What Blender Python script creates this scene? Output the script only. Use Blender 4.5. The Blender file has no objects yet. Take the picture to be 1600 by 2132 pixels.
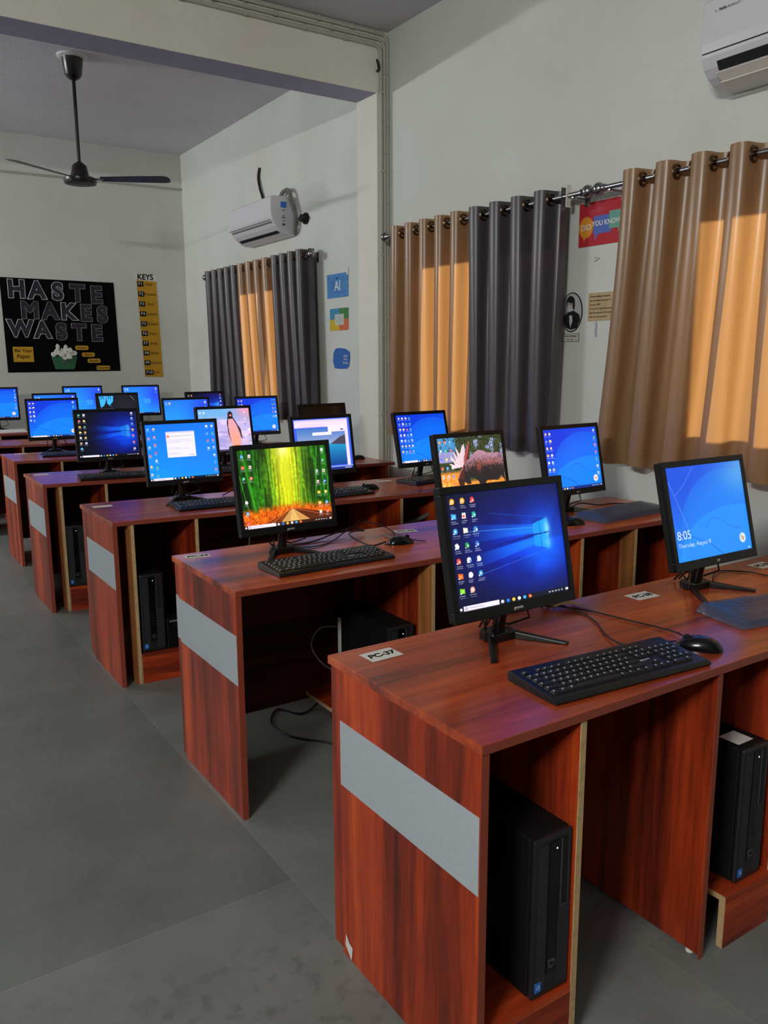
import bpy, math, random
import numpy as np
from mathutils import Matrix, Vector
random.seed(7); RNG = np.random.default_rng(11)
SC = bpy.context.scene
COL = SC.collection
PI = math.pi

# ------------------------------------------------------------------ camera
cam_data = bpy.data.cameras.new('camera')
cam_data.sensor_fit = 'VERTICAL'; cam_data.sensor_height = 36.0
cam_data.lens = 1714.506 / 2132 * 36.0
cam_data.clip_start = 0.05
cam = bpy.data.objects.new('camera', cam_data); COL.objects.link(cam)
_p, _y, _r = 0.1827, 0.5836, -0.0042
F = Vector((math.sin(_y) * math.cos(_p), math.cos(_y) * math.cos(_p), -math.sin(_p)))
R0 = Vector((math.cos(_y), -math.sin(_y), 0)); U0 = R0.cross(F)
Rr = math.cos(_r) * R0 + math.sin(_r) * U0; Ur = -math.sin(_r) * R0 + math.cos(_r) * U0
cam.matrix_world = Matrix(((Rr.x, Ur.x, -F.x, 0), (Rr.y, Ur.y, -F.y, 0), (Rr.z, Ur.z, -F.z, 1.4312), (0, 0, 0, 1)))
SC.camera = cam

# ------------------------------------------------------------------ world, daylight, exposure
SC.view_settings.view_transform = 'Standard'; SC.view_settings.look = 'None'
SC.view_settings.exposure = 0.0; SC.view_settings.gamma = 1.0
SC.view_settings.use_curve_mapping = False
world = bpy.data.worlds.new('sky'); SC.world = world; world.use_nodes = True
wn = world.node_tree; wn.nodes.clear()
wo = wn.nodes.new('ShaderNodeOutputWorld'); wb = wn.nodes.new('ShaderNodeBackground')
wb.inputs[0].default_value = (0.95, 0.97, 1.0, 1); wb.inputs[1].default_value = .7
wn.links.new(wb.outputs[0], wo.inputs[0])

def area(name, loc, rot, sx, sy, power, color):
    l = bpy.data.lights.new(name, 'AREA'); l.shape = 'RECTANGLE'; l.size = sx; l.size_y = sy
    l.energy = power; l.color = color
    o = bpy.data.objects.new(name, l); COL.objects.link(o); o.location = loc; o.rotation_euler = rot
    return o
# added soft fill lights in front of the unseen left wall
area('fill_left_near', (-2.93, 1.8, 1.6), (0, -PI / 2, 0), 1.3, 2.2, 5, (1.0, 0.97, 0.92))
area('fill_left_far', (-2.93, 6.6, 1.6), (0, -PI / 2, 0), 1.3, 1.8, 14, (0.82, 0.90, 1.0))
# tube lights on the left wall, one in each bay
area('tube_light_near', (-2.86, -.55, 3.02), (0, -PI / 2, math.radians(24)), .06, 1.2, 165, (0.99, 1.0, 0.97))
area('tube_light_far', (-2.88, 8.0, 3.0), (0, -PI / 2, 0), .06, 1.2, 100, (0.96, 0.985, 1.0))
# low sun outside the curtained windows of the right wall
_s = bpy.data.lights.new('sun', 'SUN'); _s.energy = 10.5; _s.angle = math.radians(3); _s.color = (1.0, .93, .82)
_so = bpy.data.objects.new('sun', _s); COL.objects.link(_so); _so.location = (8, 3, 4)
_so.rotation_euler = Vector((-.80, -.58, -.12)).to_track_quat('-Z', 'Y').to_euler()

# ------------------------------------------------------------------ materials
def lin(c):
    return tuple(((v / 12.92) if v <= 0.04045 else ((v + 0.055) / 1.055) ** 2.4) for v in c[:3]) + (1,)
def rgb(r, g, b): return lin((r / 255, g / 255, b / 255))
MATS = {}
def mat(name, color, rough=0.5, metal=0.0, spec=0.5, emit=None, estr=0.0, noise=0.0, nscale=8.0, bump=0.0, bscale=60.0, coat=0.0):
    if name in MATS: return MATS[name]
    m = bpy.data.materials.new(name); m.use_nodes = True; n = m.node_tree; b = n.nodes['Principled BSDF']
    b.inputs['Base Color'].default_value = color; b.inputs['Roughness'].default_value = rough
    b.inputs['Metallic'].default_value = metal; b.inputs['Specular IOR Level'].default_value = spec
    b.inputs['Coat Weight'].default_value = coat
    tc = n.nodes.new('ShaderNodeTexCoord')
    if emit: b.inputs['Emission Color'].default_value = emit; b.inputs['Emission Strength'].default_value = estr
    if noise > 0:
        t = n.nodes.new('ShaderNodeTexNoise'); t.inputs['Scale'].default_value = nscale; t.inputs['Detail'].default_value = 5
        n.links.new(tc.outputs['Object'], t.inputs['Vector'])
        mp = n.nodes.new('ShaderNodeMapRange'); mp.inputs['From Min'].default_value = .3; mp.inputs['From Max'].default_value = .7
        mp.inputs['To Min'].default_value = 1 - noise; mp.inputs['To Max'].default_value = 1 + noise
        n.links.new(t.outputs['Fac'], mp.inputs['Value'])
        mx = n.nodes.new('ShaderNodeVectorMath'); mx.operation = 'SCALE'; mx.inputs[0].default_value = color[:3]
        n.links.new(mp.outputs[0], mx.inputs['Scale']); n.links.new(mx.outputs[0], b.inputs['Base Color'])
    if bump > 0:
        t2 = n.nodes.new('ShaderNodeTexNoise'); t2.inputs['Scale'].default_value = bscale; t2.inputs['Detail'].default_value = 4
        n.links.new(tc.outputs['Object'], t2.inputs['Vector'])
        bp = n.nodes.new('ShaderNodeBump'); bp.inputs['Strength'].default_value = bump; bp.inputs['Distance'].default_value = .01
        n.links.new(t2.outputs['Fac'], bp.inputs['Height']); n.links.new(bp.outputs[0], b.inputs['Normal'])
    MATS[name] = m; return m

def wood(name, grain, cols, rough, scale=1.0, contrast=1.0, spec=.5):
    """laminate with grain along axis `grain` ('x','y','z')"""
    m = bpy.data.materials.new(name); m.use_nodes = True; n = m.node_tree; L = n.links
    b = n.nodes['Principled BSDF']; tc = n.nodes.new('ShaderNodeTexCoord'); oi = n.nodes.new('ShaderNodeObjectInfo')
    off = n.nodes.new('ShaderNodeVectorMath'); off.operation = 'SCALE'; off.inputs[0].default_value = (7.3, 3.1, 5.7)
    L.new(oi.outputs['Random'], off.inputs['Scale'])
    ad = n.nodes.new('ShaderNodeVectorMath'); ad.operation = 'ADD'
    mp = n.nodes.new('ShaderNodeMapping')
    L.new(tc.outputs['Object'], ad.inputs[0]); L.new(off.outputs[0], ad.inputs[1]); L.new(ad.outputs[0], mp.inputs['Vector'])
    s = {'x': (.07, 1, 1), 'y': (1, .07, 1), 'z': (1, 1, .07)}[grain]
    mp.inputs['Scale'].default_value = tuple(v * 8 * scale for v in s)
    t1 = n.nodes.new('ShaderNodeTexNoise'); t1.inputs['Scale'].default_value = 1.3; t1.inputs['Detail'].default_value = 4; t1.inputs['Roughness'].default_value = .55; t1.inputs['Distortion'].default_value = .35
    t2 = n.nodes.new('ShaderNodeTexNoise'); t2.inputs['Scale'].default_value = 9.0; t2.inputs['Detail'].default_value = 6; t2.inputs['Roughness'].default_value = .7
    L.new(mp.outputs[0], t1.inputs['Vector']); L.new(mp.outputs[0], t2.inputs['Vector'])
    mx = n.nodes.new('ShaderNodeMix'); mx.inputs[0].default_value = .3
    L.new(t1.outputs['Fac'], mx.inputs[2]); L.new(t2.outputs['Fac'], mx.inputs[3])
    cr = n.nodes.new('ShaderNodeValToRGB'); e = cr.color_ramp.elements
    ps = [.5 - .2 / contrast, .5 - .06 / contrast, .5 + .05 / contrast, .5 + .19 / contrast]
    e[0].position = ps[0]; e[0].color = cols[0]; e[1].position = ps[3]; e[1].color = cols[3]
    for p, c in zip(ps[1:3], cols[1:3]): q = e.new(p); q.color = c
    L.new(mx.outputs[0], cr.inputs[0]); L.new(cr.outputs[0], b.inputs['Base Color'])
    b.inputs['Roughness'].default_value = rough; b.inputs['Specular IOR Level'].default_value = spec
    bp = n.nodes.new('ShaderNodeBump'); bp.inputs['Strength'].default_value = .08; bp.inputs['Distance'].default_value = .004
    L.new(t2.outputs['Fac'], bp.inputs['Height']); L.new(bp.outputs[0], b.inputs['Normal'])
    MATS[name] = m; return m

RED = [rgb(58, 20, 12), rgb(128, 42, 20), rgb(176, 62, 26), rgb(222, 98, 34)]
TOPC = [rgb(76, 34, 20), rgb(156, 62, 30), rgb(186, 76, 34), rgb(222, 106, 42)]
wood('mahogany_top', 'x', TOPC, .24, .62, 1.35, spec=.6)
wood('mahogany_panel', 'z', RED, .36, .72, 1.2, spec=.4)
wood('mahogany_board', 'x', RED, .4, .8, 1.1, spec=.4)
wood('mahogany_back_shade', 'x', [rgb(30, 12, 8), rgb(64, 24, 12), rgb(92, 36, 16), rgb(112, 50, 20)], .5, .8, 1.1, spec=.3)  # darker copy of the desk wood, under-desk shade put into its colour
wood('light_veneer', 'z', [rgb(120, 70, 34), rgb(150, 92, 46), rgb(172, 108, 56), rgb(190, 126, 70)], .55, 2.0)
mat('red_edge_band', rgb(146, 66, 46), .45)
mat('plywood_edge', rgb(196, 164, 116), .7, noise=.15, nscale=60)
mat('grey_laminate', rgb(172, 180, 184), .45, noise=.04, nscale=90)
mat('black_plastic', rgb(13, 13, 15), .36, spec=.4)
mat('black_gloss', rgb(10, 10, 12), .16)
mat('matte_black', rgb(15, 15, 17), .6, spec=.3, bump=.2, bscale=300)
mat('tape_pale', rgb(158, 168, 196), .5)
mat('grille_grey', rgb(52, 52, 56), .6)
mat('tower_plastic', rgb(30, 30, 34), .42)
mat('key_black', rgb(22, 22, 25), .45)
mat('steel_chrome', rgb(150, 150, 150), .26, metal=1)
mat('bronze', rgb(110, 88, 66), .3, metal=1)
mat('paper_white', rgb(228, 226, 218), .7)
mat('ink_black', rgb(6, 6, 8), .85, spec=.12)
mat('ink_white', rgb(225, 225, 228), .7)
mat('white_plastic', rgb(214, 213, 216), .35)
mat('dark_slot', rgb(8, 8, 9), .7)
mat('pvc_pipe', rgb(178, 176, 164), .5)
mat('grey_hose', rgb(112, 112, 110), .6)
mat('trim_grey', rgb(66, 66, 70), .5)
mat('cable_black', rgb(14, 14, 15), .45)
mat('tan_cord', rgb(190, 158, 104), .7)
mat('fan_brown', rgb(26, 20, 20), .3)
mat('alu_frame', rgb(150, 150, 148), .4, metal=.6)
mat('ivory_plastic', rgb(226, 222, 212), .45)
mat('led_white', rgb(255, 255, 255), .4, emit=rgb(240, 250, 255), estr=3)
mat('screen_white', rgb(240, 244, 250), .4, emit=rgb(235, 240, 250), estr=.9)
mat('led_green', rgb(100, 255, 60), .4, emit=rgb(120, 255, 40), estr=3)
mat('sticker_blue', rgb(40, 120, 215), .4)

def wall_mat(name, col, stain):
    m = bpy.data.materials.new(name); m.use_nodes = True; n = m.node_tree; L = n.links; b = n.nodes['Principled BSDF']
    tc = n.nodes.new('ShaderNodeTexCoord')
    t = n.nodes.new('ShaderNodeTexNoise'); t.inputs['Scale'].default_value = 1.1; t.inputs['Detail'].default_value = 7; t.inputs['Roughness'].default_value = .6
    L.new(tc.outputs['Object'], t.inputs['Vector'])
    cr = n.nodes.new('ShaderNodeValToRGB'); cr.color_ramp.elements[0].position = .3; cr.color_ramp.elements[1].position = .62
    cr.color_ramp.elements[0].color = stain; cr.color_ramp.elements[1].color = col
    L.new(t.outputs['Fac'], cr.inputs[0]); L.new(cr.outputs[0], b.inputs['Base Color'])
    b.inputs['Roughness'].default_value = .75; b.inputs['Specular IOR Level'].default_value = .25
    t2 = n.nodes.new('ShaderNodeTexNoise'); t2.inputs['Scale'].default_value = 45; t2.inputs['Detail'].default_value = 5
    L.new(tc.outputs['Object'], t2.inputs['Vector'])
    bp = n.nodes.new('ShaderNodeBump'); bp.inputs['Strength'].default_value = .15; bp.inputs['Distance'].default_value = .01
    L.new(t2.outputs['Fac'], bp.inputs['Height']); L.new(bp.outputs[0], b.inputs['Normal'])
    MATS[name] = m
wall_mat('wall_paint', rgb(216, 219, 211), rgb(206, 208, 198))
wall_mat('beam_paint', rgb(234, 231, 218), rgb(222, 217, 202))
wall_mat('ceiling_paint', rgb(212, 212, 220), rgb(203, 202, 210))
wall_mat('low_bounce_wall', rgb(128, 126, 118), rgb(118, 116, 108))  # for the unseen left and rear walls, coloured darker to cut bounced light

def floor_mat():
    m = bpy.data.materials.new('stone_floor'); m.use_nodes = True; n = m.node_tree; L = n.links; b = n.nodes['Principled BSDF']
    tc = n.nodes.new('ShaderNodeTexCoord'); sp = n.nodes.new('ShaderNodeSeparateXYZ'); L.new(tc.outputs['Object'], sp.inputs[0])
    ax = n.nodes.new('ShaderNodeMath'); ax.operation = 'ADD'; ax.inputs[1].default_value = -0.93 + 6.1; L.new(sp.outputs['X'], ax.inputs[0])
    ay = n.nodes.new('ShaderNodeMath'); ay.operation = 'ADD'; ay.inputs[1].default_value = -2.08 + 9.2; L.new(sp.outputs['Y'], ay.inputs[0])
    cb = n.nodes.new('ShaderNodeCombineXYZ'); L.new(ay.outputs[0], cb.inputs[0]); L.new(ax.outputs[0], cb.inputs[1])
    br = n.nodes.new('ShaderNodeTexBrick'); L.new(cb.outputs[0], br.inputs['Vector'])
    br.inputs['Scale'].default_value = 1; br.inputs['Brick Width'].default_value = .92; br.inputs['Row Height'].default_value = .61
    br.inputs['Mortar Size'].default_value = .0022; br.inputs['Mortar Smooth'].default_value = .3; br.offset = .33
    br.inputs['Color1'].default_value = rgb(130, 132, 127); br.inputs['Color2'].default_value = rgb(110, 114, 110); br.inputs['Mortar'].default_value = rgb(142, 140, 130)
    def brick(w_, h_, offy, offx, sh):
        q = n.nodes.new('ShaderNodeTexBrick'); c1 = n.nodes.new('ShaderNodeVectorMath'); c1.operation = 'ADD'; c1.inputs[1].default_value = (offy, offx, 0)
        L.new(cb.outputs[0], c1.inputs[0]); L.new(c1.outputs[0], q.inputs['Vector']); q.offset = sh
        for k_ in ('Color1', 'Color2', 'Mortar'): q.inputs[k_].default_value = br.inputs[k_].default_value
        q.inputs['Scale'].default_value = 1; q.inputs['Brick Width'].default_value = w_; q.inputs['Row Height'].default_value = h_
        q.inputs['Mortar Size'].default_value = .0016; q.inputs['Mortar Smooth'].default_value = .4; return q
    br2 = brick(1.55, 1.22, .30, 0, .0)
    lt = n.nodes.new('ShaderNodeMath'); lt.operation = 'LESS_THAN'; lt.inputs[1].default_value = .928; L.new(sp.outputs['X'], lt.inputs[0])
    bmx = n.nodes.new('ShaderNodeMix'); bmx.data_type = 'RGBA'; L.new(lt.outputs[0], bmx.inputs[0]); L.new(br.outputs['Color'], bmx.inputs[6]); L.new(br2.outputs['Color'], bmx.inputs[7])
    t = n.nodes.new('ShaderNodeTexNoise'); t.inputs['Scale'].default_value = 3.0; t.inputs['Detail'].default_value = 8; t.inputs['Roughness'].default_value = .62
    L.new(tc.outputs['Object'], t.inputs['Vector'])
    mp = n.nodes.new('ShaderNodeMapRange'); mp.inputs['From Min'].default_value = .3; mp.inputs['From Max'].default_value = .7; mp.inputs['To Min'].default_value = .82; mp.inputs['To Max'].default_value = 1.15
    L.new(t.outputs['Fac'], mp.inputs['Value'])
    # dark wear blotches of the rough slabs at the near end of the aisle
    t3 = n.nodes.new('ShaderNodeTexNoise'); t3.inputs['Scale'].default_value = 22; t3.inputs['Detail'].default_value = 4
    L.new(tc.outputs['Object'], t3.inputs['Vector'])
    near = n.nodes.new('ShaderNodeMapRange'); near.inputs['From Min'].default_value = 1.85; near.inputs['From Max'].default_value = 1.6
    L.new(sp.outputs['Y'], near.inputs['Value'])
    bl = n.nodes.new('ShaderNodeMapRange'); bl.inputs['From Min'].default_value = .54; bl.inputs['From Max'].default_value = .64; bl.inputs['To Max'].default_value = .22
    L.new(t3.outputs['Fac'], bl.inputs['Value'])
    bm0 = n.nodes.new('ShaderNodeMath'); bm0.operation = 'MULTIPLY'; L.new(near.outputs[0], bm0.inputs[0]); L.new(bl.outputs[0], bm0.inputs[1])
    bm = n.nodes.new('ShaderNodeMath'); bm.operation = 'MULTIPLY'; L.new(bm0.outputs[0], bm.inputs[0]); ltx = n.nodes.new('ShaderNodeMath'); ltx.operation = 'LESS_THAN'; ltx.inputs[1].default_value = .928; L.new(sp.outputs['X'], ltx.inputs[0]); L.new(ltx.outputs[0], bm.inputs[1])
    inv = n.nodes.new('ShaderNodeMath'); inv.operation = 'SUBTRACT'; inv.inputs[0].default_value = 1; L.new(bm.outputs[0], inv.inputs[1])
    ml = n.nodes.new('ShaderNodeMath'); ml.operation = 'MULTIPLY'; L.new(mp.outputs[0], ml.inputs[0]); L.new(inv.outputs[0], ml.inputs[1])
    vm = n.nodes.new('ShaderNodeVectorMath'); vm.operation = 'SCALE'; L.new(bmx.outputs[2], vm.inputs[0]); L.new(ml.outputs[0], vm.inputs['Scale'])
    L.new(vm.outputs[0], b.inputs['Base Color'])
    b.inputs['Roughness'].default_value = .42
    t2 = n.nodes.new('ShaderNodeTexNoise'); t2.inputs['Scale'].default_value = 30; t2.inputs['Detail'].default_value = 6
    L.new(tc.outputs['Object'], t2.inputs['Vector'])
    bp = n.nodes.new('ShaderNodeBump'); bp.inputs['Strength'].default_value = .18; bp.inputs['Distance'].default_value = .01
    L.new(t2.outputs['Fac'], bp.inputs['Height']); L.new(bp.outputs[0], b.inputs['Normal'])
    MATS['stone_floor'] = m
floor_mat()

def fabric(name, col, trans, tcol, sheen_rough=.38):
    m = bpy.data.materials.new(name); m.use_nodes = True; n = m.node_tree; L = n.links; b = n.nodes['Principled BSDF']
    out = n.nodes['Material Output']; tc = n.nodes.new('ShaderNodeTexCoord'); mp = n.nodes.new('ShaderNodeMapping')
    mp.inputs['Scale'].default_value = (60, 220, 4); L.new(tc.outputs['Object'], mp.inputs['Vector'])
    t = n.nodes.new('ShaderNodeTexNoise'); t.inputs['Scale'].default_value = 1; t.inputs['Detail'].default_value = 3; L.new(mp.outputs[0], t.inputs['Vector'])
    mr = n.nodes.new('ShaderNodeMapRange'); mr.inputs['To Min'].default_value = .72; mr.inputs['To Max'].default_value = 1.28; L.new(t.outputs['Fac'], mr.inputs['Value'])
    vm = n.nodes.new('ShaderNodeVectorMath'); vm.operation = 'SCALE'; vm.inputs[0].default_value = col[:3]; L.new(mr.outputs[0], vm.inputs['Scale'])
    L.new(vm.outputs[0], b.inputs['Base Color']); b.inputs['Roughness'].default_value = sheen_rough
    b.inputs['Specular IOR Level'].default_value = .7; b.inputs['Sheen Weight'].default_value = .0; b.inputs['Anisotropic'].default_value = .5
    tr = n.nodes.new('ShaderNodeBsdfTranslucent'); tr.inputs['Color'].default_value = tcol
    mx = n.nodes.new('ShaderNodeMixShader'); mx.inputs[0].default_value = trans
    L.new(b.outputs[0], mx.inputs[1]); L.new(tr.outputs[0], mx.inputs[2]); L.new(mx.outputs[0], out.inputs['Surface'])
    MATS[name] = m
fabric('gold_satin', rgb(152, 119, 86), .17, rgb(255, 186, 108), .33)
fabric('grey_satin', rgb(76, 69, 73), .04, rgb(80, 64, 72), .38)

def attr_mat(name, emission, rough=.25, strength=1.0):
    m = bpy.data.materials.new(name); m.use_nodes = True; n = m.node_tree; b = n.nodes['Principled BSDF']
    a = n.nodes.new('ShaderNodeAttribute'); a.attribute_name = 'paint'
    if emission:
        b.inputs['Base Color'].default_value = (.004, .004, .005, 1)
        n.links.new(a.outputs['Color'], b.inputs['Emission Color']); b.inputs['Emission Strength'].default_value = strength
    else: n.links.new(a.outputs['Color'], b.inputs['Base Color'])
    b.inputs['Roughness'].default_value = rough
    MATS[name] = m
attr_mat('lcd_screen', True, .3, 1.22)
attr_mat('printed_paper', False, .7)

m = bpy.data.materials.new('window_glass'); m.use_nodes = True; n = m.node_tree; n.nodes.clear()
o_ = n.nodes.new('ShaderNodeOutputMaterial'); tr = n.nodes.new('ShaderNodeBsdfTransparent'); gl = n.nodes.new('ShaderNodeBsdfGlossy'); mx = n.nodes.new('ShaderNodeMixShader')
gl.inputs['Roughness'].default_value = .02; mx.inputs[0].default_value = .07
n.links.new(tr.outputs[0], mx.inputs[1]); n.links.new(gl.outputs[0], mx.inputs[2]); n.links.new(mx.outputs[0], o_.inputs[0]); MATS['window_glass'] = m
m = bpy.data.materials.new('plastic_wrap'); m.use_nodes = True; n = m.node_tree; b = n.nodes['Principled BSDF']; out = n.nodes['Material Output']
b.inputs['Base Color'].default_value = rgb(84, 94, 120); b.inputs['Roughness'].default_value = .22
tr = n.nodes.new('ShaderNodeBsdfTransparent'); mx = n.nodes.new('ShaderNodeMixShader'); mx.inputs[0].default_value = .62
n.links.new(tr.outputs[0], mx.inputs[1]); n.links.new(b.outputs[0], mx.inputs[2]); n.links.new(mx.outputs[0], out.inputs[0])
tc = n.nodes.new('ShaderNodeTexCoord'); tx = n.nodes.new('ShaderNodeTexNoise'); tx.inputs['Scale'].default_value = 28; tx.inputs['Distortion'].default_value = 2
bp = n.nodes.new('ShaderNodeBump'); bp.inputs['Strength'].default_value = .35; bp.inputs['Distance'].default_value = .012
n.links.new(tc.outputs['Object'], tx.inputs['Vector']); n.links.new(tx.outputs['Fac'], bp.inputs['Height']); n.links.new(bp.outputs[0], b.inputs['Normal']); MATS['plastic_wrap'] = m

# ------------------------------------------------------------------ mesh helpers
class MB:
    def __init__(s): s.v = []; s.f = []
    def add(s, vs, fs, M=None):
        k = len(s.v); s.v += [tuple(M @ Vector(p)) for p in vs] if M else [tuple(p) for p in vs]
        s.f += [tuple(i + k for i in f) for f in fs]; return s
    def box(s, x0, x1, y0, y1, z0, z1, M=None):
        return s.add([(x0, y0, z0), (x1, y0, z0), (x1, y1, z0), (x0, y1, z0), (x0, y0, z1), (x1, y0, z1), (x1, y1, z1), (x0, y1, z1)],
                     [(0, 3, 2, 1), (4, 5, 6, 7), (0, 1, 5, 4), (1, 2, 6, 5), (2, 3, 7, 6), (3, 0, 4, 7)], M)
    def prism(s, pts, a, b, axis='z', M=None):
        """closed outline (CCW) extruded from a to b along axis; outline lies in the other two axes"""
        n = len(pts)
        mk = {'z': lambda p, t: (p[0], p[1], t), 'y': lambda p, t: (p[0], t, p[1]), 'x': lambda p, t: (t, p[0], p[1])}[axis]
        vs = [mk(p, a) for p in pts] + [mk(p, b) for p in pts]
        fs = [tuple(range(n))[::-1], tuple(range(n, 2 * n))] + [(i, (i + 1) % n, n + (i + 1) % n, n + i) for i in range(n)]
        return s.add(vs, fs, M)
    def tube(s, pts, r, seg=8, M=None, closed=False):
        P = [Vector(p) for p in pts]; n = len(P); rings = []
        rr = r if isinstance(r, (list, tuple)) else [r] * n
        prev = None
        for i, p in enumerate(P):
            if closed: d = P[(i + 1) % n] - P[i - 1]
            else: d = P[min(i + 1, n - 1)] - P[max(i - 1, 0)]
            d.normalize()
            if prev is None:
                a = Vector((0, 0, 1)) if abs(d.z) < .9 else Vector((1, 0, 0)); a = (a - d * a.dot(d)).normalized()
            else: a = (prev - d * prev.dot(d)).normalized()
            prev = a; b = d.cross(a)
            rings.append([p + a * (rr[i] * math.cos(t * 2 * PI / seg)) + b * (rr[i] * math.sin(t * 2 * PI / seg)) for t in range(seg)])
        vs = [q for g in rings for q in g]; fs = []
        m_ = n if closed else n - 1
        for i in range(m_):
            j = (i + 1) % n
            for t in range(seg): fs.append((i * seg + t, i * seg + (t + 1) % seg, j * seg + (t + 1) % seg, j * seg + t))
        if not closed: fs += [tuple(range(seg))[::-1], tuple((n - 1) * seg + t for t in range(seg))]
        return s.add(vs, fs, M)
    def lathe(s, prof, seg=24, M=None):
        """profile [(r,z)] turned about z"""
        vs = []; fs = []
        for r, z in prof:
            for t in range(seg): vs.append((r * math.cos(2 * PI * t / seg), r * math.sin(2 * PI * t / seg), z))
        for i in range(len(prof) - 1):
            for t in range(seg): fs.append((i * seg + t, i * seg + (t + 1) % seg, (i + 1) * seg + (t + 1) % seg, (i + 1) * seg + t))
        fs += [tuple(range(seg))[::-1], tuple((len(prof) - 1) * seg + t for t in range(seg))]
        return s.add(vs, fs, M)
    def build(s, name, material, parent=None, smooth=False, bevel=0.0, bseg=2, loc=None):
        me = bpy.data.meshes.new(name); me.from_pydata(s.v, [], s.f); me.materials.append(MATS[material]); me.validate()
        if smooth: me.polygons.foreach_set('use_smooth', [True] * len(me.polygons))
        o = bpy.data.objects.new(name, me); COL.objects.link(o)
        if parent: o.parent = parent
        if loc: o.location = loc
        if bevel > 0:
            b = o.modifiers.new('bevel', 'BEVEL'); b.width = bevel; b.segments = bseg; b.limit_method = 'ANGLE'; b.angle_limit = .6
        if smooth:
            md = o.modifiers.new('edges', 'EDGE_SPLIT'); md.split_angle = .7
        return o

def tag(o, label=None, cat=None, group=None, kind=None):
    if label: o['label'] = label
    if cat: o['category'] = cat
    if group: o['group'] = group
    if kind: o['kind'] = kind
    return o
def empty(name, loc=(0, 0, 0), rz=0.0, label=None, cat=None, group=None, kind=None):
    o = bpy.data.objects.new(name, None); COL.objects.link(o); o.location = loc; o.rotation_euler = (0, 0, rz)
    o.empty_display_size = .1
    return tag(o, label, cat, group, kind)
def copy_tree(o, parent=None):
    c = o.copy(); COL.objects.link(c)
    if parent: c.parent = parent
    for ch in list(o.children): copy_tree(ch, c)
    return c
def text_mesh(name, s, size, material, M, parent=None, depth=.0006, shear=0.0, outline=0.0, align='CENTER', spacing=1.0, offset=0.0):
    cu = bpy.data.curves.new(name, 'FONT'); cu.body = s; cu.size = size; cu.align_x = align; cu.align_y = 'CENTER'; cu.shear = shear; cu.space_character = spacing
    cu.offset = offset
    if outline > 0: cu.fill_mode = 'NONE'; cu.bevel_depth = outline; cu.bevel_resolution = 0
    else: cu.extrude = depth / 2
    t = bpy.data.objects.new('tmp', cu); COL.objects.link(t)
    dg = bpy.context.evaluated_depsgraph_get(); dg.update()
    me = bpy.data.meshes.new_from_object(t.evaluated_get(dg)); bpy.data.objects.remove(t); bpy.data.curves.remove(cu)
    me.name = name; me.transform(M); me.materials.clear(); me.materials.append(MATS[material])
    o = bpy.data.objects.new(name, me); COL.objects.link(o)
    if parent: o.parent = parent
    return o
def frame(origin, right, up):
    r = Vector(right).normalized(); u = Vector(up).normalized(); n_ = r.cross(u)
    return Matrix(((r.x, u.x, n_.x, origin[0]), (r.y, u.y, n_.y, origin[1]), (r.z, u.z, n_.z, origin[2]), (0, 0, 0, 1)))

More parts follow.
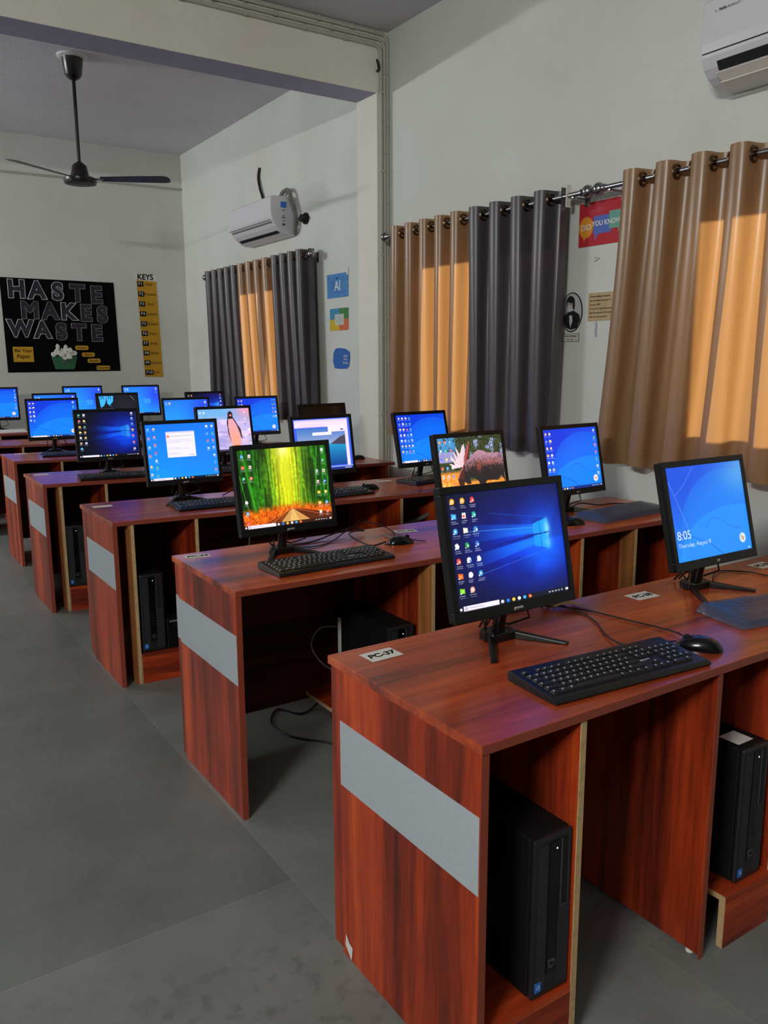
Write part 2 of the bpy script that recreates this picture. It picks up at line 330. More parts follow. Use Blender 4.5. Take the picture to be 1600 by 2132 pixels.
# ------------------------------------------------------------------ painter for pictures (screens, posters)
class Cv:
    def __init__(s, w, h, col=(0, 0, 0)):
        s.w, s.h = w, h; s.a = np.zeros((h, w, 3)); s.a[:] = np.array(col) / 255.
        s.U, s.V = np.meshgrid((np.arange(w) + .5) / w, (np.arange(h) + .5) / h)
    def mix(s, mask, col, al=1.0):
        m_ = (np.clip(mask, 0, 1) * al)[..., None]; s.a = s.a * (1 - m_) + np.array(col) / 255. * m_
    def rect(s, u0, v0, u1, v1, col, al=1.0): s.mix(((s.U >= u0) & (s.U <= u1) & (s.V >= v0) & (s.V <= v1)).astype(float), col, al)
    def ell(s, u, v, ru, rv, col, al=1.0, soft=.15, ang=0):
        du, dv = s.U - u, s.V - v; c, q = math.cos(ang), math.sin(ang)
        d = np.sqrt(((du * c + dv * q) / ru) ** 2 + ((-du * q + dv * c) / rv) ** 2); s.mix((1 - d) / soft + .5, col, al)
    def poly(s, pts, col, al=1.0):
        inside = np.zeros(s.U.shape, bool); n = len(pts)
        for i in range(n):
            x1, y1 = pts[i]; x2, y2 = pts[(i + 1) % n]
            if y1 == y2: continue
            c = ((y1 > s.V) != (y2 > s.V)) & (s.U < (x2 - x1) * (s.V - y1) / (y2 - y1) + x1); inside ^= c
        s.mix(inside.astype(float), col, al)
    def line(s, pts, wd, col, al=1.0):
        m_ = np.zeros(s.U.shape)
        for (x1, y1), (x2, y2) in zip(pts[:-1], pts[1:]):
            dx, dy = x2 - x1, y2 - y1; t = np.clip(((s.U - x1) * dx + (s.V - y1) * dy) / (dx * dx + dy * dy + 1e-9), 0, 1)
            d = np.hypot(s.U - x1 - t * dx, s.V - y1 - t * dy); m_ = np.maximum(m_, np.clip(1.4 - d / wd, 0, 1))
        s.mix(m_, col, al)
    def glow(s, u, v, ru, rv, col, al=1.0, p=1.0):
        d = ((s.U - u) / ru) ** 2 + ((s.V - v) / rv) ** 2; s.mix(np.exp(-d * p), col, al)
    def vgrad(s, c0, c1):
        t = s.V[..., None]; s.a = np.array(c0) / 255. * (1 - t) + np.array(c1) / 255. * t
    def noise(s, gx, gy, seed=0):
        r = np.random.default_rng(seed); g = r.random((gy + 2, gx + 2)); x = s.U * gx; y = s.V * gy
        xi = x.astype(int); yi = y.astype(int); fx = x - xi; fy = y - yi; fx = fx * fx * (3 - 2 * fx); fy = fy * fy * (3 - 2 * fy)
        return (g[yi, xi] * (1 - fx) + g[yi, xi + 1] * fx) * (1 - fy) + (g[yi + 1, xi] * (1 - fx) + g[yi + 1, xi + 1] * fx) * fy
    def sheet(s, name, M, W, H, material, parent=None):
        """grid mesh of the picture, width W height H, lying in frame M (x right, y up, centre origin)"""
        w, h = s.w, s.h
        xs = np.linspace(-W / 2, W / 2, w); ys = np.linspace(H / 2, -H / 2, h)
        X, Y = np.meshgrid(xs, ys); co = np.stack([X, Y, np.zeros_like(X)], -1).reshape(-1, 3)
        Mn = np.array(M); co = co @ Mn[:3, :3].T + Mn[:3, 3]
        me = bpy.data.meshes.new(name); nf = (w - 1) * (h - 1)
        me.vertices.add(w * h); me.vertices.foreach_set('co', co.ravel().astype(np.float32))
        i = (np.arange(h - 1)[:, None] * w + np.arange(w - 1)[None, :]).ravel()
        quads = np.stack([i, i + w, i + w + 1, i + 1], -1).ravel()
        me.loops.add(nf * 4); me.loops.foreach_set('vertex_index', quads.astype(np.int32))
        me.polygons.add(nf); me.polygons.foreach_set('loop_start', (np.arange(nf) * 4).astype(np.int32))
        me.update(calc_edges=True); me.validate()
        at = me.color_attributes.new('paint', 'FLOAT_COLOR', 'POINT')
        c = np.clip(s.a, 0, 1); c = np.where(c <= .04045, c / 12.92, ((c + .055) / 1.055) ** 2.4)
        at.data.foreach_set('color', np.concatenate([c, np.ones((h, w, 1))], -1).reshape(-1).astype(np.float32))
        me.materials.append(MATS[material]); o = bpy.data.objects.new(name, me); COL.objects.link(o)
        if parent: o.parent = parent
        return o

# ------------------------------------------------------------------ the room
WX, FY, CZ = 3.34, 8.98, 3.585          # right wall, far wall, ceiling
LX, NY = -3.0, -2.0
def struct(name, mb, material, **k):
    o = mb.build(name, material, **k); o['kind'] = 'structure'; return o
struct('floor', MB().box(LX - .2, WX + .25, NY - .2, FY + .2, -.1, 0), 'stone_floor')
struct('ceiling', MB().box(LX - .2, WX + .25, NY - .2, FY + .2, CZ, CZ + .12), 'ceiling_paint')
struct('wall_far', MB().box(LX - .2, WX + .25, FY, FY + .2, 0, CZ), 'wall_paint')
WINS = [(1.36, 2.62, 1.05, 2.10), (3.36, 4.68, .98, 2.09), (6.35, 7.62, .98, 2.11)]
def wall_with_holes(name, x0, x1, y0, y1, holes):
    mb = MB(); y = y0
    for a, b, z0, z1 in sorted(holes):
        mb.box(x0, x1, y, a, 0, CZ); mb.box(x0, x1, a, b, 0, z0); mb.box(x0, x1, a, b, z1, CZ); y = b
    mb.box(x0, x1, y, y1, 0, CZ); return struct(name, mb, 'wall_paint')
wall_with_holes('wall_right', WX, WX + .23, NY - .2, FY, WINS)
LW = [(.5, 2.7, .9, 2.2), (5.4, 7.8, .9, 2.2)]
struct('wall_left', MB().box(LX - .2, LX, NY - .2, FY, 0, CZ), 'low_bounce_wall')
struct('wall_rear', MB().box(LX, WX, NY - .2, NY, 0, CZ), 'low_bounce_wall')
for k, (a, b, z0, z1) in enumerate(WINS):
    r = empty('window_%d' % (k + 1), (WX + .12, (a + b) / 2, z0), kind='structure')
    hw = (b - a) / 2; H = z1 - z0; f = MB(); d = .03
    for y0, y1, q0, q1 in [(-hw, -hw + .05, 0, H), (hw - .05, hw, 0, H), (-hw, hw, 0, .05), (-hw, hw, H - .05, H), (-.025, .025, 0, H)]: f.box(-d, d, y0, y1, q0, q1)
    f.build('window_frame', 'alu_frame', r, bevel=.003)
    for s_ in (-1, 1): MB().box(-.003, .003, min(s_ * .02, s_ * (hw - .04)), max(s_ * .02, s_ * (hw - .04)), .04, H - .04).build('window_pane', 'window_glass', r)
# column on the right wall and the ceiling beam it carries
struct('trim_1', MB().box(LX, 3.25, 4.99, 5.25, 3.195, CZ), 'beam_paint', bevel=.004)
bu = bpy.data.objects['trim_1']; wall_mat('beam_underside_shade', rgb(176, 178, 200), rgb(166, 168, 188)); bu.data.materials.append(MATS['beam_underside_shade'])  # darker, bluer copy of the beam paint, shade painted into the underside
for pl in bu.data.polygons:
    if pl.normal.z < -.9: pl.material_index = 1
struct('trim_2', MB().box(3.25, WX, 4.99, 5.25, 0, CZ), 'beam_paint', bevel=.004)

# ------------------------------------------------------------------ desks
def desk(x0, y0, rot, L, cells, H=.75, D=.56, label='', near=False, sw=.055):
    """cells: list of (kind, x) dividers: 'plain' or 'strip' ; shelves: ('shelf', xa, xb)"""
    t = .020; r = empty('computer_desk', (x0, y0, 0), 0, label, 'desk', 'rows of mahogany computer desks')
    top = MB().box(0, L, 0, D, H - t, H).build('desktop', 'mahogany_top', r, bevel=.0015)
    MB().box(0, L, -.0008, 0, H - t + .001, H - .001).build('edge_band', 'red_edge_band', top)
    p = MB().box(0, t, .002, D - sw, .0, H - t).build('side_panel', 'mahogany_panel', r, bevel=.001)
    MB().box(.001, t - .001, .0008, .0022, 0, H - t).build('edge_band', 'red_edge_band', p)
    MB().box(-.0012, 0, .003, D - sw - .001, .448, .608).build('laminate_strip', 'grey_laminate', p)
    MB().box(.009, .027, D - sw, D - .001, 0, H - t).build('rear_post', 'mahogany_panel', r)
    if sw < .08 and not near: MB().box(.0075, .009, D - sw + .002, D - .002, .448, .608).build('laminate_strip', 'grey_laminate', r)
    MB().box(.02, L - .06, D - .03, D - .012, .12 if near else .1, H - t).build('back_panel', 'mahogany_back_shade', r)
    MB().box(L - .05 - t, L - .05, .002, D - .03, 0, H - t).build('side_panel', 'mahogany_panel', r, bevel=.001)
    for c_ in cells:
        if c_[0] in ('plain', 'strip', 'white'):
            x = c_[1]
            q = MB().box(x, x + .016, .006, D - .03, .012 if c_[0] == 'white' else 0, H - t).build('divider_panel', 'mahogany_panel', r)
            MB().box(x + .0005, x + .0155, .003, .0062, .0, H - t).build('edge_band', 'plywood_edge' if c_[0] != 'white' else 'red_edge_band', q)
            if c_[0] == 'strip': MB().box(x - .006, x, .004, .075, 0, H - t).build('veneer_strip', 'light_veneer', q)
            if c_[0] == 'white': MB().lathe([(.008, 0), (.010, .003), (.008, .012)], 12, Matrix.Translation((x + .008, .035, 0))).build('foot_stud', 'ivory_plastic', q, smooth=True)
        else:
            xa, xb = c_[1], c_[2]; yf = c_[3] if len(c_) > 3 else .004
            MB().box(xa, xb, yf, D - .04, .124, .14).build('tower_shelf', 'mahogany_board', r)
            q = MB().box(xa + .001, xb, yf, yf + .018, 0, .124).build('plinth_board', 'mahogany_board', r)
            MB().box(xa - .0012, xa + .0006, yf + .001, yf + .0175, 0, .14).build('raw_edge', 'plywood_edge', q)
            MB().box(xa - .0012, xa + .0006, yf + .018, D - .05, .125, .139).build('raw_edge', 'plywood_edge', q)
    if rot:      # the long fronts run slightly askew while the end panels stay square to the aisle
        for o_ in [q for ch in r.children for q in [ch] + list(ch.children)]:
            for v_ in o_.data.vertices: v_.co.y += v_.co.x * math.tan(rot)
    return r
d1 = desk(.902, 1.05, 0, 2.30, [('shelf', .02, .257), ('plain', .258), ('white', .70), ('shelf', .782, .97, -.005), ('plain', .97), ('plain', 1.5), ('shelf', 1.52, 1.75), ('plain', 1.75)],
     label='nearest mahogany desk, tape labels PC-37 and PC-38 on its top', near=True)
desk(.940, 2.235, 0, 2.26, [('shelf', .50, .735, .06), ('strip', .737), ('plain', 1.48), ('strip', 1.80), ('shelf', 1.50, 1.79, .03)],
     label='second mahogany desk from the front, under the bamboo forest screen')
desk(.934, 3.53, math.radians(-4), 2.22, [('strip', .075), ('shelf', .094, .36), ('plain', .36), ('plain', 1.435), ('shelf', 1.46, 1.7), ('plain', 1.7)],
     label='third mahogany desk from the front, under the error dialog screen', sw=.10)
desk(.920, 4.87, math.radians(-7.3), 2.20, [('strip', .085), ('shelf', .104, .33), ('plain', .33), ('plain', 1.2)],
     label='fourth mahogany desk from the front, under the penguin screen', sw=.10)
desk(.985, 6.15, math.radians(-10), 2.14, [('plain', .3), ('plain', 1.2)], label='fifth mahogany desk from the front, top half hidden by monitors', sw=.10)
desk(.95, 7.40, math.radians(-11), 2.20, [('plain', .3), ('plain', 1.2)], label='sixth desk from the front, only its left end edge showing')
desk(.60, 8.14, math.radians(-3), 2.65, [('plain', .6), ('plain', 1.5)], H=.785, label='rearmost desk standing against the far wall')
# chips and tape on the end panel of the nearest desk
MB().add([(-.0016, .492, .030), (-.0016, .464, .004), (-.0016, .458, .040), (-.0016, .474, .046), (-.0016, .488, .062)], [(0, 1, 2, 3, 4)]).build('torn_sticker', 'ivory_plastic', d1)

# ------------------------------------------------------------------ screen pictures
TASK = (10, 14, 30)
def icons(c, cells, du=.045, dv=.05, label=True):
    du *= .8; dv *= .8
    for u, v, col in cells:
        k = random.random(); W_ = (238, 240, 246)
        if k < .25: c.rect(u - du * .42, v - dv / 2, u + du * .42, v + dv / 2, W_); c.rect(u - du * .3, v - dv * .1, u + du * .25, v + dv * .3, col); c.line([(u - du * .3, v - dv * .3), (u + du * .2, v - dv * .3)], dv * .06, (150, 155, 170))
        elif k < .5: c.ell(u, v, du * .52, dv * .52, col, soft=.2); c.ell(u, v, du * .22, dv * .22, W_, .9, soft=.3)
        elif k < .7: c.poly([(u - du * .5, v - dv * .35), (u + du * .1, v - dv * .55), (u + du * .5, v + dv * .0), (u + du * .25, v + dv * .5), (u - du * .35, v + dv * .45)], col); c.ell(u + du * .1, v + dv * .1, du * .18, dv * .2, W_, .8)
        elif k < .88: c.rect(u - du * .5, v - dv * .4, u + du * .5, v + dv * .45, col); c.rect(u - du * .5, v - dv * .5, u - du * .05, v - dv * .4, col); c.rect(u - du * .2, v - dv * .15, u + du * .3, v + dv * .25, tuple(min(255, q + 60) for q in col))
        else: c.ell(u, v, du * .5, dv * .5, col, soft=.2); c.poly([(u, v), (u + du * .5, v - dv * .1), (u + du * .2, v + dv * .5)], ICN[int(k * 997) % 8])
        c.rect(u - du * .5, v + dv * .25, u - du * .28, v + dv * .5, W_, .9)
        if label:
            for q in range(2):
                x = u - du * random.uniform(.5, .85)
                while x < u + du * random.uniform(.3, .8): w_ = du * random.uniform(.12, .3); c.rect(x, v + dv * (.78 + q * .34), x + w_, v + dv * (.93 + q * .34), (215, 220, 238), .55); x += w_ + du * .06
def taskbar(c, search=.31, dark=TASK, h=.045):
    c.rect(0, 1 - h, 1, 1, dark, .93)
    c.rect(.012, 1 - h * .7, .03, 1 - h * .3, (240, 240, 250))
    if search: c.rect(.045, 1 - h * .95, .045 + search, 1 - h * .08, (236, 228, 246)); c.ell(.065, 1 - h * .5, .012, h * .3, (120, 110, 150)); c.ell(.065, 1 - h * .5, .007, h * .18, (236, 228, 246)); c.rect(.09, 1 - h * .6, .22, 1 - h * .42, (150, 140, 170), .6)
    cols = [(210, 215, 230), (40, 120, 230), (250, 200, 70), (240, 240, 245), (70, 170, 240), (240, 120, 60)]
    for k in range(6): c.ell(.045 + search + .03 + k * .05, 1 - h * .5, .014, h * .33, cols[k])
    for k in range(5): c.rect(.80 + k * .03, 1 - h * .65, .815 + k * .03, 1 - h * .35, (210, 215, 225), .8)
    c.rect(.965, 1 - h * .75, .985, 1 - h * .3, (235, 235, 240))
ICN = [(240, 170, 40), (235, 90, 60), (60, 160, 230), (240, 240, 245), (40, 160, 90), (220, 60, 60), (70, 110, 220), (235, 200, 80)]
def column(u, vs, seed=0):
    r = random.Random(seed); return [(u, v, r.choice(ICN)) for v in vs]
def win_hero(w, h, dim=1.0, bright=False):
    c = Cv(w, h, (9, 9, 38)); U, V = c.U, c.V; vc = .45
    c.glow(.62, vc + .05, .52, .42, (6, 22, 150), .95); c.glow(.74, vc + .04, .36, .33, (4, 52, 226), .95); c.glow(.80, vc + .02, .20, .26, (8, 104, 250), .9)
    c.glow(.55, .2, .35, .18, (16, 18, 84), .5)
    n1 = c.noise(9, 9, 2); c.mix(np.clip((n1 - .5) * 1.2, 0, .25), (4, 10, 70))
    W = [(.725, .345), (.865, .305), (.865, .585), (.725, .545)]
    def beam(y0r, y0l, y1r, y1l, ul, col, al):          # fading wedge from the panes to the left
        t = np.clip((.725 - U) / (.725 - ul), 0, 1); top = y0r + (y0l - y0r) * t; bot = y1r + (y1l - y1r) * t
        m_ = ((U < .725) & (U > ul)).astype(float) * np.clip((V - top) * 110, 0, 1) * np.clip((bot - V) * 110, 0, 1) * (1 - t) ** .8; c.mix(m_, col, al)
    beam(.345, .27, .435, .44, .12, (10, 120, 255), .62); beam(.46, .55, .545, .68, .10, (10, 116, 255), .62)
    beam(.37, .33, .43, .42, .30, (30, 160, 255), .35); beam(.47, .52, .53, .60, .30, (30, 160, 255), .35)
    beam(.435, .49, .46, .56, .10, (3, 16, 110), .8)
    c.line([(.15, .335), (.725, .375), (.865, .36)], .0025, (110, 190, 255), .6); c.line([(.2, .72), (.865, .585)], .003, (70, 160, 255), .45); c.line([(.35, .20), (.865, .305)], .0025, (40, 120, 240), .45); c.line([(.4, .6), (.725, .52)], .0025, (60, 150, 255), .4)
    c.poly(W, (22, 158, 250), .92); c.glow(.855, .40, .03, .07, (150, 225, 255), .75); c.glow(.85, .54, .04, .05, (130, 215, 255), .6); c.poly([(.725, .345), (.765, .333), (.765, .557), (.725, .545)], (30, 140, 245), .5)
    c.line([(.785, .325), (.79, .57)], .0022, (8, 60, 180), .9); c.poly([(.725, .438), (.87, .432), (.87, .440), (.725, .452)], (4, 40, 150))
    c.glow(.80, .66, .16, .1, (6, 96, 246), .55)
    return c
def hp_wall(w, h, logo=True, plain=False):
    c = Cv(w, h); c.vgrad((8, 62, 214), (10, 124, 238)); c.glow(.15, .25, .5, .4, (6, 40, 205), .7); c.glow(.8, .75, .5, .4, (14, 132, 245), .6)
    c.ell(.72, .75, .62, .68, (12, 96, 228), .7, soft=.02); c.ell(.72, .80, .56, .60, (10, 108, 236), .6, soft=.3); c.ell(.8, 1.0, .75, .52, (22, 138, 248), .6, soft=.02)
    c.line([(.95, .30), (.8, .22), (.62, .2), (.4, .33), (.25, .5)], .006, (10, 90, 210), .35)
    c.line([(.42, .68), (.48, .6), (.55, .585), (.63, .62), (.72, .7), (.82, .745), (.9, .73)], .006, (8, 84, 200), .6)
    c.line([(.0, .70), (.2, .74), (.45, .86), (.6, 1.0)], .006, (4, 70, 190), .7)
    if logo:
        c.ell(.885, .86, .042, .055, (240, 232, 228)); c.line([(.872, .83), (.868, .875)], .006, (220, 140, 80)); c.line([(.87, .855), (.885, .85), (.885, .875)], .005, (220, 140, 80))
        c.line([(.895, .85), (.89, .895)], .005, (220, 140, 80)); c.line([(.895, .85), (.905, .858), (.9, .875)], .005, (220, 140, 80))
    return c
def pic_pc37():
    c = win_hero(300, 250)
    A = [[(240, 170, 30), (245, 170, 30), (225, 60, 50)], [(60, 160, 230), (230, 80, 50), (40, 170, 150)], [(50, 150, 220), (245, 220, 190), (70, 130, 190)], [(225, 225, 235), (40, 150, 80), (60, 110, 200)],
         [(235, 80, 50), (230, 232, 240), (228, 230, 240)], [(240, 100, 30), (228, 230, 240), (40, 140, 200)], [(120, 210, 40), (240, 170, 150)]]
    icons(c, [(.05 + k * .085, .065 + r * .127, col) for r, row in enumerate(A) for k, col in enumerate(row)], .046, .062)
    taskbar(c, .30, (12, 14, 34)); return c
def pic_bamboo():
    w, h = 300, 250; c = Cv(w, h, (40, 120, 20)); U, V = c.U, c.V
    g = np.exp(-((U - .52) / .2) ** 2)
    base = np.stack([(.10 + .85 * g * (1 - .1 * V)), (.42 + .5 * g), (.05 + .05 * g)], -1)
    n1 = c.noise(60, 3, 1); n2 = c.noise(26, 2, 2); n3 = c.noise(40, 34, 3)
    st = (np.where(n1 > .5, 1.0, .55) * (.6 + .6 * n2)) * (.75 + .5 * n3)
    k = (1 - g * .5)[..., None]; c.a = np.clip(base * (st[..., None] * k + (1 - k)), 0, 1)
    for i in range(26):
        x = RNG.uniform(0, 1); x2 = x + (x - .52) * .25
        if abs(x - .52) < .08: continue
        c.line([(x2, 0), (x, .78)], .003, (20, 50, 14) if i % 2 else (90, 190, 40), .8)
    c.glow(.5, .03, .06, .09, (255, 238, 205), .95); c.glow(.5, .2, .1, .3, (235, 245, 60), .55); c.glow(.52, .55, .06, .3, (225, 230, 20), .6)
    n4 = c.noise(80, 10, 5); m_ = np.clip((V - .74 + .07 * n4 - .07 * np.abs(U - .52)) * 14, 0, 1); c.mix(m_, (225, 95, 10))
    m2 = np.clip((c.noise(90, 40, 6) - .5) * 3, 0, 1) * m_; c.mix(m2, (120, 40, 6), .7); c.mix(np.clip((c.noise(70, 50, 8) - .6) * 3, 0, 1) * m_, (255, 170, 40), .7)
    c.poly([(.53, .80), (.56, .80), (.75, .97), (.40, .97)], (205, 150, 80)); c.poly([(.56, .8), (.6, .8), (1, .9), (1, .97), (.75, .97)], (70, 30, 14), .85); c.poly([(.53, .8), (.5, .82), (.2, .97), (.40, .97)], (90, 36, 12), .7)
    c.line([(.57, .80), (.95, .93)], .004, (200, 90, 60)); c.line([(.52, .80), (.28, .97)], .004, (210, 110, 60))
    c.poly([(.545, .80), (.552, .80), (.62, .97), (.5, .97)], (240, 200, 120), .6)
    icons(c, column(.05, [.08, .22, .36], 1) + column(.13, [.08, .22, .36], 2) + column(.055, [.66, .80, .92], 3) + column(.95, [.06, .2, .34, .48, .62, .76, .88], 4) + column(.87, [.34, .48, .62, .76, .88], 5), .042, .052)
    taskbar(c, .30, (46, 20, 18)); return c
def pic_moose():
    w, h = 250, 200; c = Cv(w, h, (52, 62, 40)); n1 = c.noise(12, 9, 3); n2 = c.noise(60, 48, 4); n3 = c.noise(110, 90, 5)
    c.mix(np.clip((n1 - .55) * 6, 0, 1) * (c.U > .35), (150, 160, 212), .95); c.mix(np.clip((n2 - .48) * 6, 0, 1), (26, 34, 22), .75); c.mix(np.clip((n3 - .68) * 6, 0, 1), (112, 142, 78), .7)
    c.mix(np.clip((.30 - c.U) * 20, 0, 1) * (c.V < .26) * (n2 < .72), (66, 150, 212), .9); c.mix(np.clip((.28 - c.U) * 20, 0, 1) * (c.V > .26) * (c.V < .44), (164, 158, 222), .85)
    g = np.clip((c.V - .60) * 16, 0, 1) * (c.U < .30) + np.clip((c.V - .78) * 14, 0, 1) * (c.U >= .30); c.mix(np.clip(g, 0, 1), (238, 136, 36)); c.mix(np.clip(g, 0, 1) * np.clip((n2 - .45) * 3, 0, 1), (255, 190, 104), .75); c.mix(np.clip(g, 0, 1) * np.clip((n3 - .7) * 5, 0, 1), (170, 84, 30), .7)
    body = [(.38, .50), (.46, .40), (.54, .31), (.61, .26), (.68, .28), (.76, .33), (.92, .335), (.985, .37), (.995, .46), (.99, .90), (.955, .80), (.93, .74), (.90, .86), (.86, .86), (.80, .845), (.70, .84), (.655, .95), (.60, .96), (.57, .84), (.50, .76), (.44, .75), (.455, .86), (.40, .88), (.355, .82), (.335, .90), (.28, .885), (.265, .78), (.31, .62), (.34, .52)]
    c.poly(body, (36, 34, 38))
    ins = Cv(w, h); ins.poly(body, (255, 255, 255)); bm_ = ins.a[..., 0]
    fur = np.clip(1.35 - (c.V - .27 - .10 * np.abs(c.U - .66)) / .27 + (n2 - .5) * .7, 0, 1) * bm_ * (c.U > .37)
    c.mix(fur, (132, 76, 66)); c.mix(np.clip(fur * 1.2 - .35, 0, 1), (186, 146, 170)); c.mix(np.clip((n2 - .5) * 3, 0, 1) * fur, (120, 72, 76), .35)
    c.glow(.60, .57, .04, .09, (168, 72, 48), .6); c.glow(.78, .50, .13, .05, (176, 96, 84), .6); c.ell(.945, .41, .035, .045, (112, 74, 104), .6, soft=.6); c.glow(.9, .86, .03, .03, (238, 140, 60), .6)
    c.poly([(.30, .60), (.355, .56), (.36, .72), (.33, .86), (.27, .88), (.255, .77)], (84, 40, 38)); c.glow(.305, .80, .03, .05, (40, 20, 26), .9)
    c.poly([(.35, .55), (.22, .56), (.145, .46), (.235, .50), (.17, .30), (.255, .44), (.225, .24), (.29, .38), (.265, .17), (.325, .31), (.36, .20), (.40, .115), (.405, .28), (.375, .46)], (238, 208, 214))
    for q in [((.34, .52), (.2, .42)), ((.34, .50), (.24, .32)), ((.35, .48), (.30, .26)), ((.36, .46), (.385, .2))]: c.line(q, .004, (186, 130, 146), .7)
    c.poly([(.365, .52), (.385, .36), (.44, .20), (.475, .085), (.485, .12), (.455, .30), (.40, .48)], (150, 44, 46)); c.line([(.375, .5), (.48, .09)], .004, (222, 150, 150), .8)
    c.line([(.35, .56), (.30, .64), (.265, .74)], .011, (190, 110, 92), .9)
    src = c.a.copy(); vi = np.minimum((np.arange(h) / .80).astype(int), h - 1 - (np.arange(h) % 14)); c.a = src[vi]     # more foreground grass below the animal
    icons(c, [(.045 + .075 * k, .06 + .125 * r, ICN[(r * 3 + k) % 8]) for r in range(7) for k in range(3)], .042, .05); return c
def pic_penguin():
    c = Cv(150, 130, (190, 176, 226)); n1 = c.noise(6, 12, 4)
    c.mix(np.clip((.34 - c.V) * 5, 0, 1), (90, 170, 225), .8); c.glow(.95, .05, .25, .2, (240, 150, 180), .9); c.mix(np.clip((n1 - .5) * 4, 0, 1) * (c.V > .25), (225, 200, 240), .8); c.mix(np.clip((c.noise(5, 20, 8) - .6) * 5, 0, 1) * (c.V > .4), (150, 140, 205), .6)
    c.poly([(.57, .18), (.54, .32), (.55, .6), (.585, .78), (.6, .66), (.78, .66), (.82, .74), (.80, .5), (.70, .28), (.66, .18)], (34, 30, 40))
    c.poly([(.575, .25), (.66, .24), (.73, .4), (.78, .62), (.78, .84), (.70, .9), (.62, .88), (.575, .66), (.56, .4)], (226, 160, 170)); c.glow(.68, .72, .1, .2, (240, 160, 120), .8)
    c.ell(.62, .15, .048, .085, (30, 26, 34)); c.ell(.625, .16, .022, .025, (235, 130, 120)); c.poly([(.63, .86), (.76, .86), (.77, .92), (.61, .92)], (235, 120, 60))
    icons(c, column(.9, [.1, .24, .38, .52, .64, .78, .9], 8) + column(.97, [.52, .64, .78, .9], 9) + column(.05, [.08], 3) + column(.12, [.08, .2], 4), .04, .045); taskbar(c, .0, (50, 45, 80)); return c
def pic_error():
    c = Cv(220, 185); c.vgrad((14, 112, 240), (20, 148, 248)); c.glow(.75, .6, .4, .5, (30, 120, 235), .6)
    c.rect(.28, .14, .69, .60, (232, 226, 240)); c.rect(.28, .14, .69, .165, (205, 200, 225)); c.ell(.31, .225, .022, .026, (235, 140, 110)); c.line([(.34, .225), (.64, .215)], .004, (150, 140, 165), .8)
    for v, u1 in [(.29, .62), (.315, .66), (.335, .5), (.43, .46), (.45, .6), (.52, .44), (.545, .5)]: c.line([(.295, v), (u1, v)], .003, (170, 160, 185), .8)
    c.rect(.60, .555, .67, .58, (190, 190, 215))
    icons(c, column(.04, [.08, .24, .4, .55, .74, .88], 1) + column(.12, [.08, .22, .36, .5, .64, .76, .9], 2) + column(.88, [.07, .2, .33, .47], 3) + column(.96, [.07, .2, .33, .46, .6, .72, .86], 4), .04, .045); taskbar(c, .28); return c
def pic_browser():
    c = Cv(190, 160, (60, 96, 235)); c.rect(.02, .02, .96, .16, (236, 214, 240)); c.rect(.02, .02, .96, .055, (214, 196, 240)); c.rect(.90, .16, .96, .95, (226, 214, 245))
    c.line([(.06, .15), (.55, .15)], .004, (190, 120, 150), .6); c.line([(.15, .11), (.5, .11)], .004, (190, 120, 150), .5)
    m_ = (c.U > .05) & (c.U < .9) & (c.V > .18) & (c.V < .91); t = (c.V - .18) / .73
    sky = np.stack([.25 + .45 * t * 1.8, .45 + .25 * t * 1.8, .75 + .1 * t], -1); sea = np.stack([.05 + .12 * (1 - t), .25 + .5 * (1 - t) * 1.2, .55 + .4 * (1 - t)], -1)
    im = np.where((t < .42)[..., None], sky, sea); c.a = np.where(m_[..., None], np.clip(im, 0, 1), c.a)
    c.poly([(.62, .50), (.7, .44), (.8, .37), (.9, .33), (.9, .52), (.75, .51)], (70, 66, 84)); c.poly([(.05, .48), (.1, .45), (.2, .48), (.2, .5), (.05, .5)], (80, 76, 96))
    c.rect(.60, .14, .9, .26, (240, 224, 242)); c.rect(.82, .21, .88, .24, (60, 90, 170)); c.rect(.32, .265, .66, .32, (242, 238, 246)); c.line([(.38, .292), (.56, .292)], .005, (200, 130, 140), .7)
    c.rect(0, .93, 1, .95, (150, 170, 240)); c.rect(0, .95, 1, 1, (30, 50, 130)); c.rect(.85, .96, .97, .985, (210, 220, 245), .6); return c
def pic_hp(w, h, left=(0,), right=(), logo=True, n=6, tb=.3):
    c = hp_wall(w, h, logo); cells = []
    for k, u in enumerate(left): cells += column(u, [.07 + i * .115 for i in range(n)], 10 + k)
    for k, u in enumerate(right): cells += column(u, [.06 + i * .12 for i in range(n + 1)], 20 + k)
    icons(c, cells, .045, .05); taskbar(c, tb, (14, 40, 120)); return c
def pic_pc38():
    c = hp_wall(240, 200); c.line([(.02, .15), (.12, .45), (.2, .7)], .005, (110, 150, 235), .6); c.line([(.35, .02), (.2, .2), (.08, .3)], .004, (130, 165, 240), .5)
    c.glow(1.0, .1, .3, .25, (110, 175, 220), .7); c.a = c.a * .78 + .22 * np.array([80, 165, 215]) / 255.; c.rect(.95, .97, .965, .985, (240, 240, 250)); return c  # pale top right corner is a screen reflection painted into the picture
def pic_dark4():
    c = win_hero(190, 160); c.a *= np.array([.7, .75, .9]); c.mix(np.clip((np.abs(c.U - .74) - .2) * 2.2, 0, .85) , (6, 8, 18)); icons(c, column(.05, [.06, .19, .32, .44, .56, .68, .8], 5) + column(.13, [.06, .19, .32, .44, .56, .68], 6) + column(.93, [.05, .16, .28, .42, .55, .7, .85], 7), .045, .05); taskbar(c, .28, (8, 8, 16)); return c
